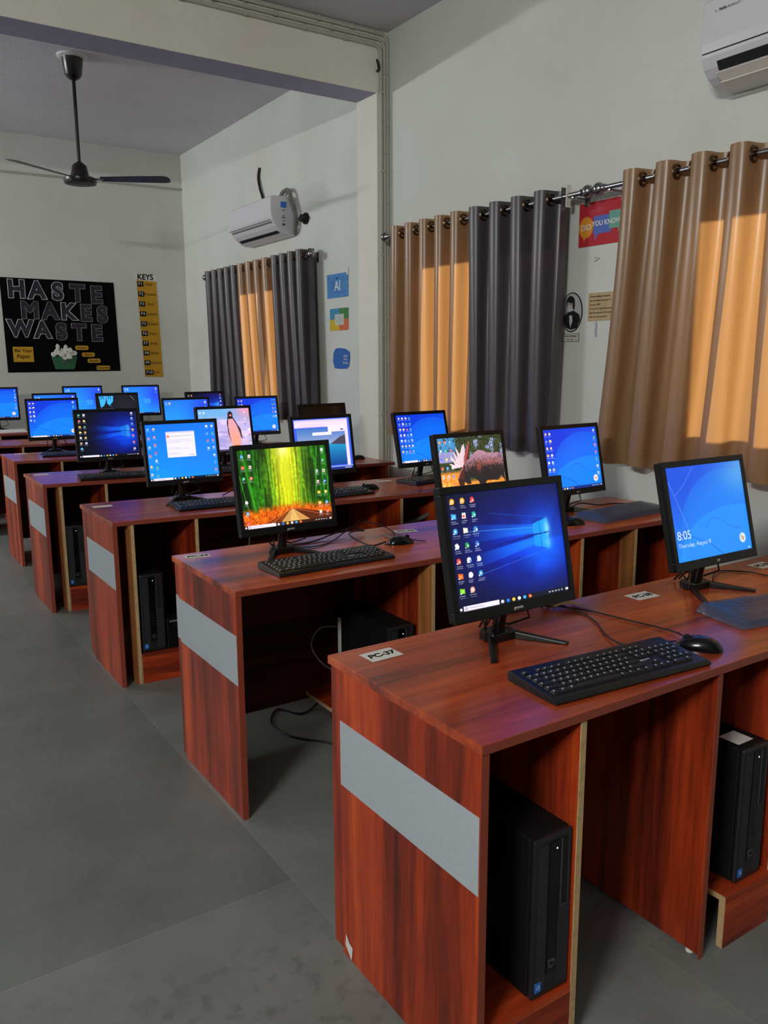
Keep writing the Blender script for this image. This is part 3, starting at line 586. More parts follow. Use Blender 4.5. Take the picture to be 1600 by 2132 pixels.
def pic_light(w=120, h=100, tile=True):
    c = Cv(w, h); c.vgrad((30, 110, 240), (30, 150, 250)); c.glow(.15, .6, .4, .5, (40, 150, 250), .7); c.glow(.95, .3, .3, .5, (40, 50, 220), .7)
    if tile: c.rect(.58, .45, .76, .62, (60, 160, 245), .6); c.line([(.2, .55), (.58, .5)], .02, (70, 165, 250), .4)
    icons(c, column(.06, [.09], 1) + column(.13, [.09], 2) + column(.94, [.08, .22], 4), .045, .05); taskbar(c, .2, (20, 30, 110)); return c
def pic_art():
    c = Cv(140, 120, (16, 16, 24)); c.glow(.7, .4, .3, .3, (34, 34, 46), .8)
    for s_ in (-1, 1):
        u = .22 + s_ * .09
        c.poly([(u - .09, .04), (u + .09, .04), (u + .075, .22), (u + s_ * -.02, .36), (u - s_ * -.06, .42), (u - .07, .3)], (60, 175, 245))
        for k in range(2): c.line([(u - .04 + k * .05, .02), (u - .03 + k * .05, .14)], .009, (14, 40, 60))
    for k in range(3): c.rect(.04, .46 + k * .12, .40, .55 + k * .12, (205, 195, 235))
    c.line([(.84, .05), (.93, .2)], .008, (150, 150, 170), .8); return c

# ------------------------------------------------------------------ monitors
MW, MH = .378, .3135
def monitor(x, y, yaw, tilt, z0, picture, label, brand='geonix', deskz=.75, zb=.84, detail=True):
    """x,y: centre of the screen's lower edge; the stand reaches down to deskz"""
    r = empty('monitor', (x, y, deskz), yaw, label, 'monitor', 'monitors on the desks')
    b = zb - deskz                                   # lower edge above the desk
    T = Matrix.Translation((0, 0, b)) @ Matrix.Rotation(-tilt, 4, 'X')
    # housing: front frame around the panel and a bulged back
    h = MB(); w2 = MW / 2; sb, tb, bb = .0155, .018, .026
    for a0, a1, c0, c1 in [(-w2, w2, MH - tb, MH), (-w2, w2, 0, bb), (-w2, -w2 + sb, bb, MH - tb), (w2 - sb, w2, bb, MH - tb)]: h.box(a0, a1, 0, .014, c0, c1, T)
    fr = h.build('screen_frame', 'black_plastic', r, bevel=.0015)
    k = MB().box(-w2 + .001, w2 - .001, .014, .030, .001, MH - .001, T); 
    k.add([(-.15, .03, .03), (.15, .03, .03), (.15, .03, .27), (-.15, .03, .27), (-.11, .052, .06), (.11, .052, .06), (.11, .052, .23), (-.11, .052, .23)], [(4, 5, 6, 7)[::-1], (0, 1, 5, 4), (1, 2, 6, 5), (2, 3, 7, 6), (3, 0, 4, 7)], T)
    k.build('rear_shell', 'matte_black', r, bevel=.003)
    SW, SH = MW - 2 * sb, MH - tb - bb
    Ms = T @ frame((0, .004, bb + SH / 2), (1, 0, 0), (0, 0, 1))
    if picture is not None: picture.sheet('screen', Ms, SW, SH, 'lcd_screen', r)
    else: MB().box(-SW / 2, SW / 2, .004, .006, bb, bb + SH, T).build('screen', 'black_gloss', r)
    if brand: text_mesh('brand_mark', brand, .011, 'ivory_plastic', T @ frame((0, -.0005, bb * .45), (1, 0, 0), (0, 0, 1)), fr, .0004)
    # stand
    MB().tube([(0, .075, .018), (0, .07, b * .6), (0, .045, b + .07)], .0165, 12).build('stand_post', 'black_plastic', r, smooth=True)
    hub = MB().prism([(-.035, .05), (.035, .05), (.045, .075), (.03, .11), (-.03, .11), (-.045, .075)], 0.0, .024).build('stand_hub', 'black_plastic', r, bevel=.004)
    for s_ in (-1, 1):
        leg = MB().add([(s_ * .012, .085, 0.), (s_ * .04, .065, 0.), (s_ * .124, -.045, 0.), (s_ * .108, -.052, 0.), (s_ * .012, .085, .022), (s_ * .04, .065, .022), (s_ * .124, -.045, .006), (s_ * .108, -.052, .006)],
                 [(0, 1, 2, 3), (7, 6, 5, 4), (0, 4, 5, 1), (1, 5, 6, 2), (2, 6, 7, 3), (3, 7, 4, 0)]).build('stand_leg', 'black_plastic', r, bevel=.002)
    for s_ in (-1, 1):
        MB().add([(s_ * .01, .07, 0.), (s_ * .035, .09, 0.), (s_ * .040, .098, 0.), (s_ * .028, .104, 0.), (s_ * .01, .07, .02), (s_ * .035, .09, .02), (s_ * .040, .098, .006), (s_ * .028, .104, .006)],
                 [(0, 1, 2, 3), (7, 6, 5, 4), (0, 4, 5, 1), (1, 5, 6, 2), (2, 6, 7, 3), (3, 7, 4, 0)]).build('stand_leg', 'black_plastic', r)
    if detail:
        for sx in (-.05, .07):
            MB().tube([(sx, .045, b + .04), (sx, .055, b - .01), (sx * 1.2 + .005, .06, b - .045), (sx * .6, .085, b - .062), (sx * .2, .12, b - .05), (0.02 + sx * .2, .16, .006)], .003, 6).build('cable', 'cable_black', r, smooth=True)
    return r
M1 = monitor(1.307, 1.396, -.015, .217, 0, pic_pc37(), 'nearest monitor, dark blue window-beam desktop, on the PC-37 desk place')
M2 = monitor(2.107, 1.412, -.008, .247, 0, pic_pc38(), 'monitor showing 8:05 and Thursday August 8 over a blue lock screen', brand='HP')
T38 = Matrix.Translation((0, 0, .09)) @ Matrix.Rotation(-.247, 4, 'X')
text_mesh('clock_text', '8:05', .036, 'screen_white', T38 @ frame((-.163, .0030, .026 + .073), (1, 0, 0), (0, 0, 1)), M2, .0004, align='LEFT', offset=-.0006)
text_mesh('date_text', 'Thursday, August 8', .0185, 'screen_white', T38 @ frame((-.163, .0030, .026 + .045), (1, 0, 0), (0, 0, 1)), M2, .0004, align='LEFT', offset=-.0006)
monitor(1.286, 2.538, .014, .169, 0, pic_bamboo(), 'monitor with a green bamboo forest and orange grass wallpaper')
monitor(2.100, 2.494, .062, .193, 0, pic_moose(), 'monitor with a bull moose wallpaper, behind the nearest monitor')
monitor(2.715, 2.540, .047, .213, 0, pic_hp(230, 190, (.05, .12), (.95,), n=6, tb=.1), 'monitor with blue swirl desktop above the plastic-wrapped pack on the second desk', brand='acer')
monitor(1.386, 3.846, -.011, .173, 0, pic_error(), 'monitor showing a pale error dialog box on a plain blue desktop')
monitor(2.104, 3.723, .065, .156, 0, pic_browser(), 'monitor showing a pinkish browser page with a lake picture', brand=None)
monitor(2.763, 3.733, .045, .242, 0, pic_hp(190, 160, (.06, .13, .2, .27), (), logo=False, n=7, tb=.28), 'monitor with blue swirl desktop in front of the gold curtain beside the pipes', brand='acer')
monitor(1.352, 5.048, -.077, .20, 0, pic_dark4(), 'monitor with near black desktop and blue beams, left of the error dialog monitor')
monitor(2.049, 4.892, .009, .194, 0, pic_penguin(), 'monitor with a penguin wallpaper on lilac snow')
monitor(2.704, 4.773, .075, .201, 0, None, 'switched off black monitor behind the browser monitor', brand=None)
monitor(1.353, 6.53, -.051, .173, 0, pic_hp(150, 125, (.05, .12), (.93,), n=5, tb=.3), 'monitor with blue swirl desktop on the fifth desk, standing over its left end', zb=.85)
monitor(2.270, 6.18, -.032, .182, 0, pic_light(120, 100, False), 'monitor with plain light blue desktop, half behind the penguin monitor', zb=.842)
monitor(2.828, 6.09, .027, .156, 0, pic_hp(130, 105, (.05, .12), (.9, .96), n=4, tb=.0), 'monitor with blue swirl desktop in front of the far grey and gold curtains', brand='acer')
monitor(1.640, 7.80, -.055, .154, 0, pic_light(100, 84, False), 'monitor with violet blue desktop, mostly hidden behind the swirl screen at left', brand=None, zb=.842)
monitor(2.130, 7.56, -.038, .176, 0, pic_art(), 'monitor with a black picture and two bright blue hand shapes', brand=None)
monitor(2.890, 7.36, -.004, .193, 0, pic_dark4(), 'monitor with dark beam desktop in front of the far grey curtain', brand=None, zb=.84)
monitor(1.268, 8.50, -.05, .15, 0, pic_hp(110, 90, (), (.95,), n=5), 'monitor with blue swirl desktop, leftmost at the frame edge, above a white keyboard', brand=None, zb=.883, deskz=.785)
monitor(2.045, 8.46, -.06, .15, 0, pic_light(90, 75), 'light blue monitor beneath the green bin of the black poster', brand=None, zb=.882, deskz=.785)
monitor(2.615, 8.43, -.06, .17, 0, pic_light(90, 75), 'light blue monitor beneath the yellow keys chart', brand=None, zb=.880, deskz=.785)

# ------------------------------------------------------------------ keyboards
def key_layout():
    u = .019; L_ = []; x0 = .012
    def row(y, items, d=.016):
        x = x0
        for w_ in items:
            if w_ > 0: L_.append((x + .0012, y, w_ * u - .0024, d))
            x += abs(w_) * u
    row(.1175, [1, -1, 1, 1, 1, 1, -.5, 1, 1, 1, 1, -.5, 1, 1, 1, 1, -.25, 1, 1, 1], .012)
    row(.096, [1] * 13 + [2, -.25, 1, 1, 1, -.25, 1, 1, 1, 1]); row(.077, [1.5] + [1] * 12 + [1.5, -.25, 1, 1, 1, -.25, 1, 1, 1, 1])
    row(.058, [1.75] + [1] * 11 + [2.25, -3.5, 1, 1, 1]); row(.039, [2.25] + [1] * 10 + [2.75, -1.25, 1, -1.25, 1, 1, 1, 1])
    row(.020, [1.25, 1.25, 1.25, 6.25, 1.25, 1.25, 1.25, 1.25, -.25, 1, 1, 1, -.25, 2, 1])
    return L_
KEYS = key_layout()
def keytop(mb, x, y, w_, d, z=0):
    i = .0022
    mb.add([(x, y, z), (x + w_, y, z), (x + w_, y + d, z), (x, y + d, z), (x + i, y + i, z + .0052), (x + w_ - i, y + i, z + .0052), (x + w_ - i, y + d - i * .6, z + .0052), (x + i, y + d - i * .6, z + .0052)],
           [(4, 5, 6, 7), (0, 1, 5, 4), (1, 2, 6, 5), (2, 3, 7, 6), (3, 0, 4, 7)])
def keyboard(x, y, rz, label, detail=False, material='black_plastic', z=.75, name='keyboard', group='keyboards on the desks'):
    """x,y: front-left corner"""
    r = empty(name, (x, y, z), rz, label, 'keyboard', group)
    MB().prism([(0, 0), (-.004, .006), (.004, .0125), (.148, .024), (.156, .022), (.158, .006), (.15, 0)], 0, .452, 'x').build('key_case', material, r, bevel=.002)
    K = Matrix.Translation((0, 0, .0120)) @ Matrix.Rotation(.070, 4, 'X')
    km = 'key_black' if material == 'black_plastic' else 'ivory_plastic'
    lg = MB()
    if detail:
        for i, (kx, ky, w_, d) in enumerate(KEYS[:99]):
            mb = MB(); keytop(mb, -w_ / 2, -d / 2, w_, d)
            o = mb.build('key', km, r); o.matrix_local = K @ Matrix.Translation((kx + w_ / 2, ky + d / 2, 0))
        mb = MB()
        for kx, ky, w_, d in KEYS[99:]: keytop(mb, kx, ky, w_, d)
        o = mb.build('key_block', km, r); o['kind'] = 'stuff'; o.matrix_local = K
    else:
        mb = MB()
        for kx, ky, w_, d in KEYS: keytop(mb, kx, ky, w_, d)
        o = mb.build('keys', km, r); o.matrix_local = K
    for kx, ky, w_, d in KEYS:
        if w_ > .09: continue
        lg.box(kx + .004, kx + .0053, ky + d * .36, ky + d * .72, .0052, .0055); lg.box(kx + .0066, kx + .009, ky + d * .62, ky + d * .70, .0052, .0055)
    o = lg.build('key_legends', 'ink_white' if material == 'black_plastic' else 'ink_black', r); o.matrix_local = K
    text_mesh('brand_mark', 'Lapcare', .011, 'ink_white', K @ frame((.312, .068, .0012), (1, 0, 0), (0, 1, 0)), r, .0003)
    return r
def mouse(x, y, rz, label, z=.75):
    r = empty('mouse', (x, y, z), rz, label, 'mouse', 'computer mice')
    vs = []; fs = []; nu, nv = 20, 9
    for j in range(nv):
        t = j / (nv - 1) * PI / 2
        for i in range(nu):
            a = 2 * PI * i / nu; ca, sa = math.cos(a), math.sin(a)
            rx = .054 * (abs(ca) ** .85) * (1 if ca > 0 else -1); ry = .030 * (abs(sa) ** .8) * (1 if sa > 0 else -1)
            k = math.cos(t) ** .6 if j < nv - 1 else 0.02
            hgt = .031 * (1 - .3 * (rx * k / .054 - .2) ** 2)
            vs.append((rx * k, ry * k * (1 - .12 * ca), hgt * math.sin(t)))
    for j in range(nv - 1):
        for i in range(nu): fs.append((j * nu + i, j * nu + (i + 1) % nu, (j + 1) * nu + (i + 1) % nu, (j + 1) * nu + i))
    fs.append(tuple((nv - 1) * nu + i for i in range(nu))); fs.append(tuple(range(nu))[::-1])
    MB().add(vs, fs).build('mouse_body', 'black_gloss', r, smooth=True)
    MB().lathe([(.002, -.003), (.009, -.003), (.009, .003), (.002, .003)], 14, Matrix.Translation((-.028, 0, .0225)) @ Matrix.Rotation(PI / 2, 4, 'X')).build('scroll_wheel', 'matte_black', r, smooth=True)
    MB().tube([(-.052, 0, .01), (-.075, .004, .004), (-.10, .02, .003)], .0018, 6).build('cord_end', 'cable_black', r, smooth=True)
    return r
kb = keyboard(1.135, 1.100, math.radians(-4.2), 'black keyboard in front of the nearest monitor, white key marks', True)
keyboard(1.120, 2.300, math.radians(1.5), 'black keyboard in front of the bamboo forest monitor', True)
keyboard(1.262, 3.615, math.radians(-3), 'black keyboard in front of the error dialog monitor')
keyboard(1.83, 3.525, math.radians(2), 'black keyboard below the browser page monitor')
keyboard(2.612, 3.628, math.radians(12), 'black keyboard under the swirl monitor beside the pipes')
keyboard(1.13, 4.885, math.radians(-7), 'black keyboard in front of the near black beam monitor')
keyboard(1.84, 4.735, math.radians(-5), 'black keyboard behind the error dialog monitor, at the penguin place')
keyboard(1.20, 6.27, math.radians(-10), 'black keyboard on the fifth desk, below the left swirl monitor')
keyboard(2.66, 5.90, math.radians(-5), 'black keyboard on the fifth desk, in front of the far curtains')
keyboard(1.0, 8.20, math.radians(-3), 'white keyboard on the rearmost desk at the left frame edge', material='ivory_plastic', z=.785)
mouse(1.660, 1.150, math.radians(-62), 'black mouse leaning at the right end of the nearest keyboard')
mouse(1.722, 2.495, math.radians(160 + 180 - 165), 'black mouse right of the keyboard at the bamboo forest monitor')
mouse(2.52, 2.385, math.radians(-20), 'black mouse beside the grey plastic-wrapped pack on the second desk')
mouse(2.335, 3.68, math.radians(-30), 'black mouse on the third desk, right of the browser place keyboard')
mouse(3.0, 4.87, math.radians(-10), 'black mouse at the right end of the fourth desk by the wall')

# keyboards still in their plastic sleeves
def wrapped(x, y, rz, label):
    r = empty('wrapped_keyboard', (x, y, .75), rz, label, 'packet', 'keyboards still in plastic sleeves')
    MB().prism([(.01, 0.002), (.01, .014), (.152, .024), (.158, .02), (.158, .002)], .02, .45, 'x').build('keyboard_body', 'black_plastic', r, bevel=.003)
    n1, n2 = 40, 18; vs = []; fs = []; rr = random.Random(3)
    for j in range(n2):
        for i in range(n1):
            u, v = i / (n1 - 1), j / (n2 - 1); e = min(u, 1 - u) * 26; e2 = min(v, 1 - v) * 14
            zz = (.021 + .009 * v) * min(1, e) ** .5 * min(1, e2) ** .5 + rr.uniform(-.0005, .0005) + .001
            vs.append((-.008 + u * .492 + rr.uniform(-.002, .002), -.006 + v * .176 + (rr.uniform(-.004, .004) if j in (0, n2 - 1) else 0), max(.002, zz)))
    for j in range(n2 - 1):
        for i in range(n1 - 1): fs.append((j * n1 + i, j * n1 + i + 1, (j + 1) * n1 + i + 1, (j + 1) * n1 + i))
    MB().add(vs, fs).build('plastic_sleeve', 'plastic_wrap', r, smooth=True)
    return r
wrapped(1.872, 1.175, math.radians(-13), 'blue-grey plastic-wrapped keyboard lying before the 8:05 lock screen monitor')
wrapped(2.645, 2.315, math.radians(5), 'grey plastic-wrapped keyboard on the right end of the second desk')

# ------------------------------------------------------------------ paper labels
def paper(x, y, rz, s, label, w_=.088, d=.058, z=.7505, flip=0):
    r = empty('paper_label', (x, y, z), rz, label, 'label', 'paper number labels taped on the desks')
    MB().box(-w_ / 2, w_ / 2, -d / 2, d / 2, 0, .0004).build('paper_slip', 'paper_white', r)
    if s: text_mesh('handwriting', s, .03, 'ink_black', frame((0, 0, .0007), (math.cos(flip), math.sin(flip), 0), (-math.sin(flip), math.cos(flip), 0)), r, .0003, shear=.15, spacing=.95, offset=.0008)
    return r
paper(1.008, 1.540, math.radians(2), 'PC-37', 'white label reading PC-37 on the nearest desk corner')
paper(1.908, 1.521, math.radians(-2), 'PC-38', 'white label reading PC-38 between the two nearest monitors')
paper(2.53, 1.535, 0, 'PC-39', 'white label cut by the right frame edge, behind the 8:05 monitor')
paper(1.012, 2.735, math.radians(-8), 'PC-34', 'white label with smudged PC-34 on the second desk corner in purple glow', d=.05)
paper(1.868, 2.672, math.radians(-14), 'PC-35', 'white label behind the mouse at the bamboo forest place', d=.05)
paper(1.01, 3.965, math.radians(-4), '', 'white label on the left corner of the third desk', d=.05)
paper(2.57, 3.885, math.radians(-6), '', 'blank pale label on the third desk, left of the swirl monitor by the pipes', d=.05)
paper(1.00, 5.315, math.radians(-7), '', 'white label on the left corner of the fourth desk', d=.05)
paper(1.115, 6.62, math.radians(-10), '', 'white label on the left corner of the fifth desk', d=.05)

# ------------------------------------------------------------------ computer towers
def tower(x, y, rz, label, z=.1405, top_label=False, side_label=False, H=.358, dim=False):
    r = empty('computer_tower', (x, y, z), rz, label, 'computer', 'slim black computer towers under the desks')
    W, D = .108, .37
    ch = MB().box(0, W, .014, D, .003, H).build('chassis', 'matte_black', r, bevel=.004)
    MB().box(.001, W - .001, 0, .0145, .001, H + .001).build('front_bezel', 'tower_plastic', r, bevel=.006)
    g = MB(); g2 = MB()
    for i in range(int((H - .03) / .0045)): g.box(.012, .036, -.001, 0, .02 + i * .0045, .0222 + i * .0045)
    for i in range(int((H * .5) / .0045)): g2.box(.068, .1, -.001, 0, .02 + i * .0045, .0222 + i * .0045)
    g.build('vent_grille', 'grille_grey', r); g2.build('vent_grille', 'grille_grey', r)
    MB().box(.04, .066, -.0018, 0, .05, H - .012).build('control_strip', 'black_gloss', r)
    MB().box(.074, .092, -.0016, 0, H * .55, H - .014).build('disc_drive', 'dark_slot', r)
    f = MB()
    for q in (.0725, .0915): f.box(q, q + .0015, -.0025, 0, H * .54, H - .013)
    f.box(.0725, .093, -.0025, 0, H * .54, H * .54 + .002); f.build('drive_trim', 'trim_grey', r)
    MB().lathe([(.0105, 0), (.0105, .001), (.0085, .0012)], 20, Matrix.Translation((.053, -.0018, .072)) @ Matrix.Rotation(PI / 2, 4, 'X')).build('badge', 'steel_chrome', r)
    text_mesh('badge_letters', 'hp', .014, 'ink_black', frame((.053, -.0033, .073), (1, 0, 0), (0, 0, 1)), r, .0003, shear=.3)
    MB().box(.010, .026, -.0016, 0, .018, .040).build('processor_sticker', 'sticker_blue', r)
    text_mesh('sticker_text', 'i3', .013, 'ink_white', frame((.018, -.0019, .029), (1, 0, 0), (0, 0, 1)), r, .0003)
    MB().box(.0575, .0598, -.0025, 0, H - .03, H - .0275).build('power_light', 'led_white', r)
    p = MB()
    for i in range(4): p.box(.048, .058, -.0023, 0, .125 + i * .016, .130 + i * .016)
    p.build('usb_ports', 'dark_slot', r)
    if top_label: MB().box(.02, .08, .03, .085, H, H + .0006).build('paper_sticker', 'paper_white', r)
    if side_label: MB().box(-.0006, 0, D - .035, D - .01, .10, H - .05).build('paper_sticker', 'paper_white', r)
    return r
def ups(x, y, rz, label, z=.1405):
    r = empty('power_backup_box', (x, y, z), rz, label, 'power backup', 'black battery backup boxes beside the towers')
    MB().box(0, .09, .012, .30, 0, .138).build('case', 'matte_black', r, bevel=.004)
    MB().box(0, .09, 0, .0125, 0, .14).build('front_face', 'black_plastic', r, bevel=.004)
    MB().box(.012, .078, -.0012, 0, .122, .130).build('top_vent', 'grey_hose', r)
    MB().box(.050, .056, -.0012, 0, .096, .102).build('status_light', 'led_green', r)
    MB().lathe([(.006, 0), (.007, .002), (.005, .003)], 14, Matrix.Translation((.072, 0, .098)) @ Matrix.Rotation(PI / 2, 4, 'X')).build('power_button', 'grey_hose', r)
    return r
tower(1.054, 1.062, 0, 'black tower in the left compartment of the nearest desk')
tower(1.742, 1.062, 0, 'black tower with a white sticker on top, at the right frame edge', top_label=True)
ups(.935, 1.26, 0, 'black backup box beside the tower in the left compartment of the nearest desk')
ups(1.642, 1.27, 0, 'black backup box with green light behind the tower at the right frame edge')
tower(1.545, 2.31, 0, 'dark tower seen from its side under the bamboo forest desk', side_label=True)
tower(1.035, 3.535, math.radians(-4), 'black tower at the left end of the third desk with round badge')
ups(1.150, 3.535, math.radians(-4), 'black backup box with yellow-green light beside the third desk tower')
tower(1.022, 4.868, math.radians(-7.3), 'black tower in the dark under the left end of the fourth desk')

# ------------------------------------------------------------------ loose cables
def smooth_path(pts, n=8):
    P = [Vector(p) for p in pts]; P = [P[0]] + P + [P[-1]]; out = []
    for i in range(1, len(P) - 2):
        for k in range(n):
            t = k / n; a, b, c, d = P[i - 1], P[i], P[i + 1], P[i + 2]
            out.append(.5 * ((2 * b) + (c - a) * t + (2 * a - 5 * b + 4 * c - d) * t * t + (3 * b - 3 * c + d - a) * t ** 3))
    return out + [P[-2]]
def cable(pts, r_, label, material='cable_black', name='cable'):
    return tag(MB().tube(smooth_path(pts), r_, 7).build(name, material, smooth=True), label, 'cable')
z = .754
cable([(1.40, 1.62, z), (1.50, 1.60, z), (1.60, 1.58, z + .01), (1.63, 1.50, z), (1.60, 1.42, z), (1.54, 1.33, z), (1.51, 1.26, z + .006), (1.505, 1.225, z + .014)], .0022, 'thin black keyboard cable looping behind the nearest keyboard')
cable([(1.60, 1.585, z + .004), (1.66, 1.50, z), (1.68, 1.40, z), (1.70, 1.30, z), (1.695, 1.24, z + .004), (1.678, 1.205, z + .006)], .002, 'thin black mouse cable running to the mouse at the nearest keyboard')
cable([(1.58, 1.60, z), (1.62, 1.605, z + .012), (1.60, 1.57, z + .004), (1.57, 1.585, z + .012), (1.61, 1.60, z)], .004, 'knotted black cable bundle behind the nearest monitor')
r = empty('cable_tie_bundle', (1.60, 1.575, .752), .15, 'tan twine bundle tied to the cables behind the nearest monitor', 'twine')
for k in range(14): MB().tube([(-.02 + k * .002, .0, .004 + .001 * (k % 3)), (.02, .004 * (k - 7), .016), (.055, .006 * (k - 7) - .02, .012), (.085, .004 * (k - 7) - .035, .003)], .0012, 5).build('twine_strand', 'tan_cord', r)
cable([(1.33, 2.66, z), (1.42, 2.62, z), (1.52, 2.66, z), (1.60, 2.70, z + .02), (1.68, 2.70, z + .05), (1.75, 2.62, z + .03), (1.72, 2.52, z), (1.655, 2.50, z)], .0022, 'black cable arcing between the bamboo forest monitor and its mouse')
cable([(1.36, 2.69, z), (1.46, 2.70, z), (1.56, 2.73, z + .01), (1.66, 2.75, z + .02), (1.70, 2.72, z + .01), (1.64, 2.69, z + .02), (1.56, 2.60, z + .03), (1.60, 2.52, z), (1.66, 2.50, z + .01)], .003, 'tangled black cable coil right of the bamboo forest monitor')
o = MB().tube([(1.735, 2.575, .7535), (1.745, 2.64, .757)], .0035, 8).build('pen', 'grey_hose', smooth=True); tag(o, 'short grey pen behind the mouse at the bamboo forest place', 'pen')
cable([(2.21, 1.50, z), (2.26, 1.53, z + .008), (2.34, 1.56, z), (2.40, 1.50, z), (2.42, 1.42, z), (2.55, 1.36, z)], .0022, 'thin black cable curving right behind the 8:05 monitor')
cable([(2.80, 2.66, z), (2.88, 2.68, z + .01), (2.95, 2.64, z), (3.05, 2.62, z), (3.12, 2.55, z)], .003, 'black cable behind the swirl monitor on the second desk')
cable([(1.60, 3.92, z), (1.68, 3.95, z + .015), (1.74, 3.90, z), (1.66, 3.90, z + .012), (1.75, 3.97, z)], .0028, 'black cable knot beside the error dialog monitor')
cable([(1.56, 2.70, .17), (1.50, 2.66, .12), (1.485, 2.60, .02), (1.47, 2.50, .006), (1.40, 2.58, .005), (1.33, 2.68, .005), (1.32, 2.82, .005), (1.40, 2.93, .005), (1.46, 2.84, .005), (1.55, 2.86, .02), (1.60, 2.76, .16)], .0042, 'black power cable looped on the floor under the second desk')
cable([(1.62, 2.69, .20), (1.52, 2.64, .24), (1.44, 2.62, .30), (1.41, 2.64, .37), (1.46, 2.66, .42), (1.56, 2.69, .40)], .003, 'grey cable loop hanging behind the tower of the second desk', 'grey_hose')
cable([(1.62, 3.62, .72), (1.60, 3.60, .60), (1.57, 3.56, .50), (1.56, 3.57, .38)], .002, 'thin cable hanging under the third desk', 'grey_hose')
cable([(2.42, 3.62, .56), (2.52, 3.60, .555), (2.64, 3.56, .60), (2.72, 3.52, .68)], .012, 'thick grey hose curving in the dark under the third desk', 'grey_hose')

# ------------------------------------------------------------------ curtains
RX, RZ = 3.235, 2.252
def curtain(yt0, yt1, yb0, yb1, folds, material, label, zb=.92, amp=.060, phase=0.0, seed=1, irregular=.55):
    """hangs from y=yt0 (far) to yt1 (near) at the rod, yb0..yb1 at the hem"""
    r = empty('curtain', (RX, (yt0 + yt1) / 2, 0), 0, label, 'curtain', 'eyelet curtains on the right wall'); oy = (yt0 + yt1) / 2
    rr = random.Random(seed); nu, nz = folds * 20 + 1, 44; vs = []; fs = []
    ph = [rr.uniform(-.5, .5) for _ in range(6)]; am = [rr.uniform(.8, 1.15) for _ in range(folds + 2)]
    for j in range(nz):
        t = j / (nz - 1); z_ = (RZ + .046) * (1 - t) + zb * t
        for i in range(nu):
            s_ = i / (nu - 1); th = 2 * PI * folds * s_ + phase
            dth = irregular * t * (math.sin(2 * PI * 1.3 * s_ + ph[0]) + .6 * math.sin(2 * PI * 2.7 * s_ + ph[1] + t * 2))
            a = amp * am[int(s_ * folds)] ** t * (1 - .18 * t)
            w_ = math.sin(th + dth); w_ = math.copysign(abs(w_) ** .8, w_)
            xx = -a * w_ + .008 * t * math.sin(5 * PI * s_ * folds / 3 + ph[2] + 3 * t) + .004 * math.sin(th * 2 + ph[3]) * t
            yy = (yt0 * (1 - s_) + yt1 * s_) * (1 - t ** 1.4) + (yb0 * (1 - s_) + yb1 * s_) * t ** 1.4
            yy -= abs(yt0 - yt1) / folds / (2 * PI) * (.42 + .16 * t) * math.sin(2 * (th + dth)) * -1
            vs.append((min(xx, .09), yy - oy, z_ + (.006 * math.sin(th + 1) if j == nz - 1 else 0)))
    for j in range(nz - 1):
        for i in range(nu - 1): fs.append((j * nu + i, (j + 1) * nu + i, (j + 1) * nu + i + 1, j * nu + i + 1))
    fb = MB().add(vs, fs).build('fabric', material, r, smooth=False)
    fb.data.polygons.foreach_set('use_smooth', [True] * len(fb.data.polygons))
    for k in range(2 * folds):
        s_ = (k * PI - phase) / (2 * PI * folds)
        if s_ < .01 or s_ > .99: continue
        y = yt0 * (1 - s_) + yt1 * s_ - oy
        ring = [(.0 + .029 * math.cos(2 * PI * q / 20), y - .029 * .16 * math.cos(2 * PI * q / 20) * math.cos(k * PI), RZ + .029 * math.sin(2 * PI * q / 20)) for q in range(20)]
        MB().tube(ring, .0065, 8, closed=True).build('eyelet', 'bronze', r, smooth=True)
    return r
curtain(4.735, 3.935, 4.78, 3.93, 5, 'gold_satin', 'gold curtain beside the wall pipes, left of the grey curtain', phase=.3, seed=2)
curtain(3.925, 3.205, 3.90, 3.22, 4, 'grey_satin', 'grey curtain between the gold curtain and the portrait', phase=.2, seed=5)
curtain(2.795, 1.30, 2.90, 1.25, 8, 'gold_satin', 'large gold curtain at the right frame edge, over the lock screen monitor', phase=.1, seed=4, amp=.056, zb=.915)
curtain(8.03, 7.26, 8.05, 7.16, 5, 'grey_satin', 'grey curtain nearest the far corner, under the small air conditioner', phase=.2, seed=7, zb=.93)
curtain(7.25, 6.56, 7.14, 6.47, 4, 'gold_satin', 'gold curtain between the two far grey curtains', phase=.4, seed=8, zb=.93)
curtain(6.55, 5.95, 6.46, 5.90, 4, 'grey_satin', 'grey curtain beside the blue AI poster, right of the far gold curtain', phase=.1, seed=9, zb=.93)
def rod(y0, y1, label, brackets):
    r = empty('curtain_rod', (RX, y0, RZ), 0, label, 'curtain rod', 'steel curtain rods')
    L_ = y1 - y0
    MB().tube([(0, 0, 0), (0, L_, 0)], .0125, 14).build('rod_tube', 'steel_chrome', r, smooth=True)
    for s_, e in ((-1, 0), (1, L_)):
        M = Matrix.Translation((0, e, 0)) @ Matrix.Rotation(-s_ * PI / 2, 4, 'X')
        MB().lathe([(.013, -.005), (.019, 0), (.019, .008), (.011, .012), (.020, .018), (.029, .030), (.032, .042), (.029, .054), (.020, .066), (.010, .071), (.003, .072)], 18, M).build('finial', 'steel_chrome', r, smooth=True)
    for b in brackets:
        k = MB().box(-.006, WX - RX - .001, b - y0 - .006, b - y0 + .006, -.018, -.010); k.box(WX - RX - .006, WX - RX - .0005, b - y0 - .015, b - y0 + .015, -.05, .03)
        k.build('bracket', 'steel_chrome', r, bevel=.001)
    return r
rod(3.085, 4.83, 'steel curtain rod over the gold and grey curtains next to the pipes', [3.14, 4.79])
rod(1.2, 2.93, 'steel curtain rod over the large right-hand gold curtain', [2.90, 1.3])
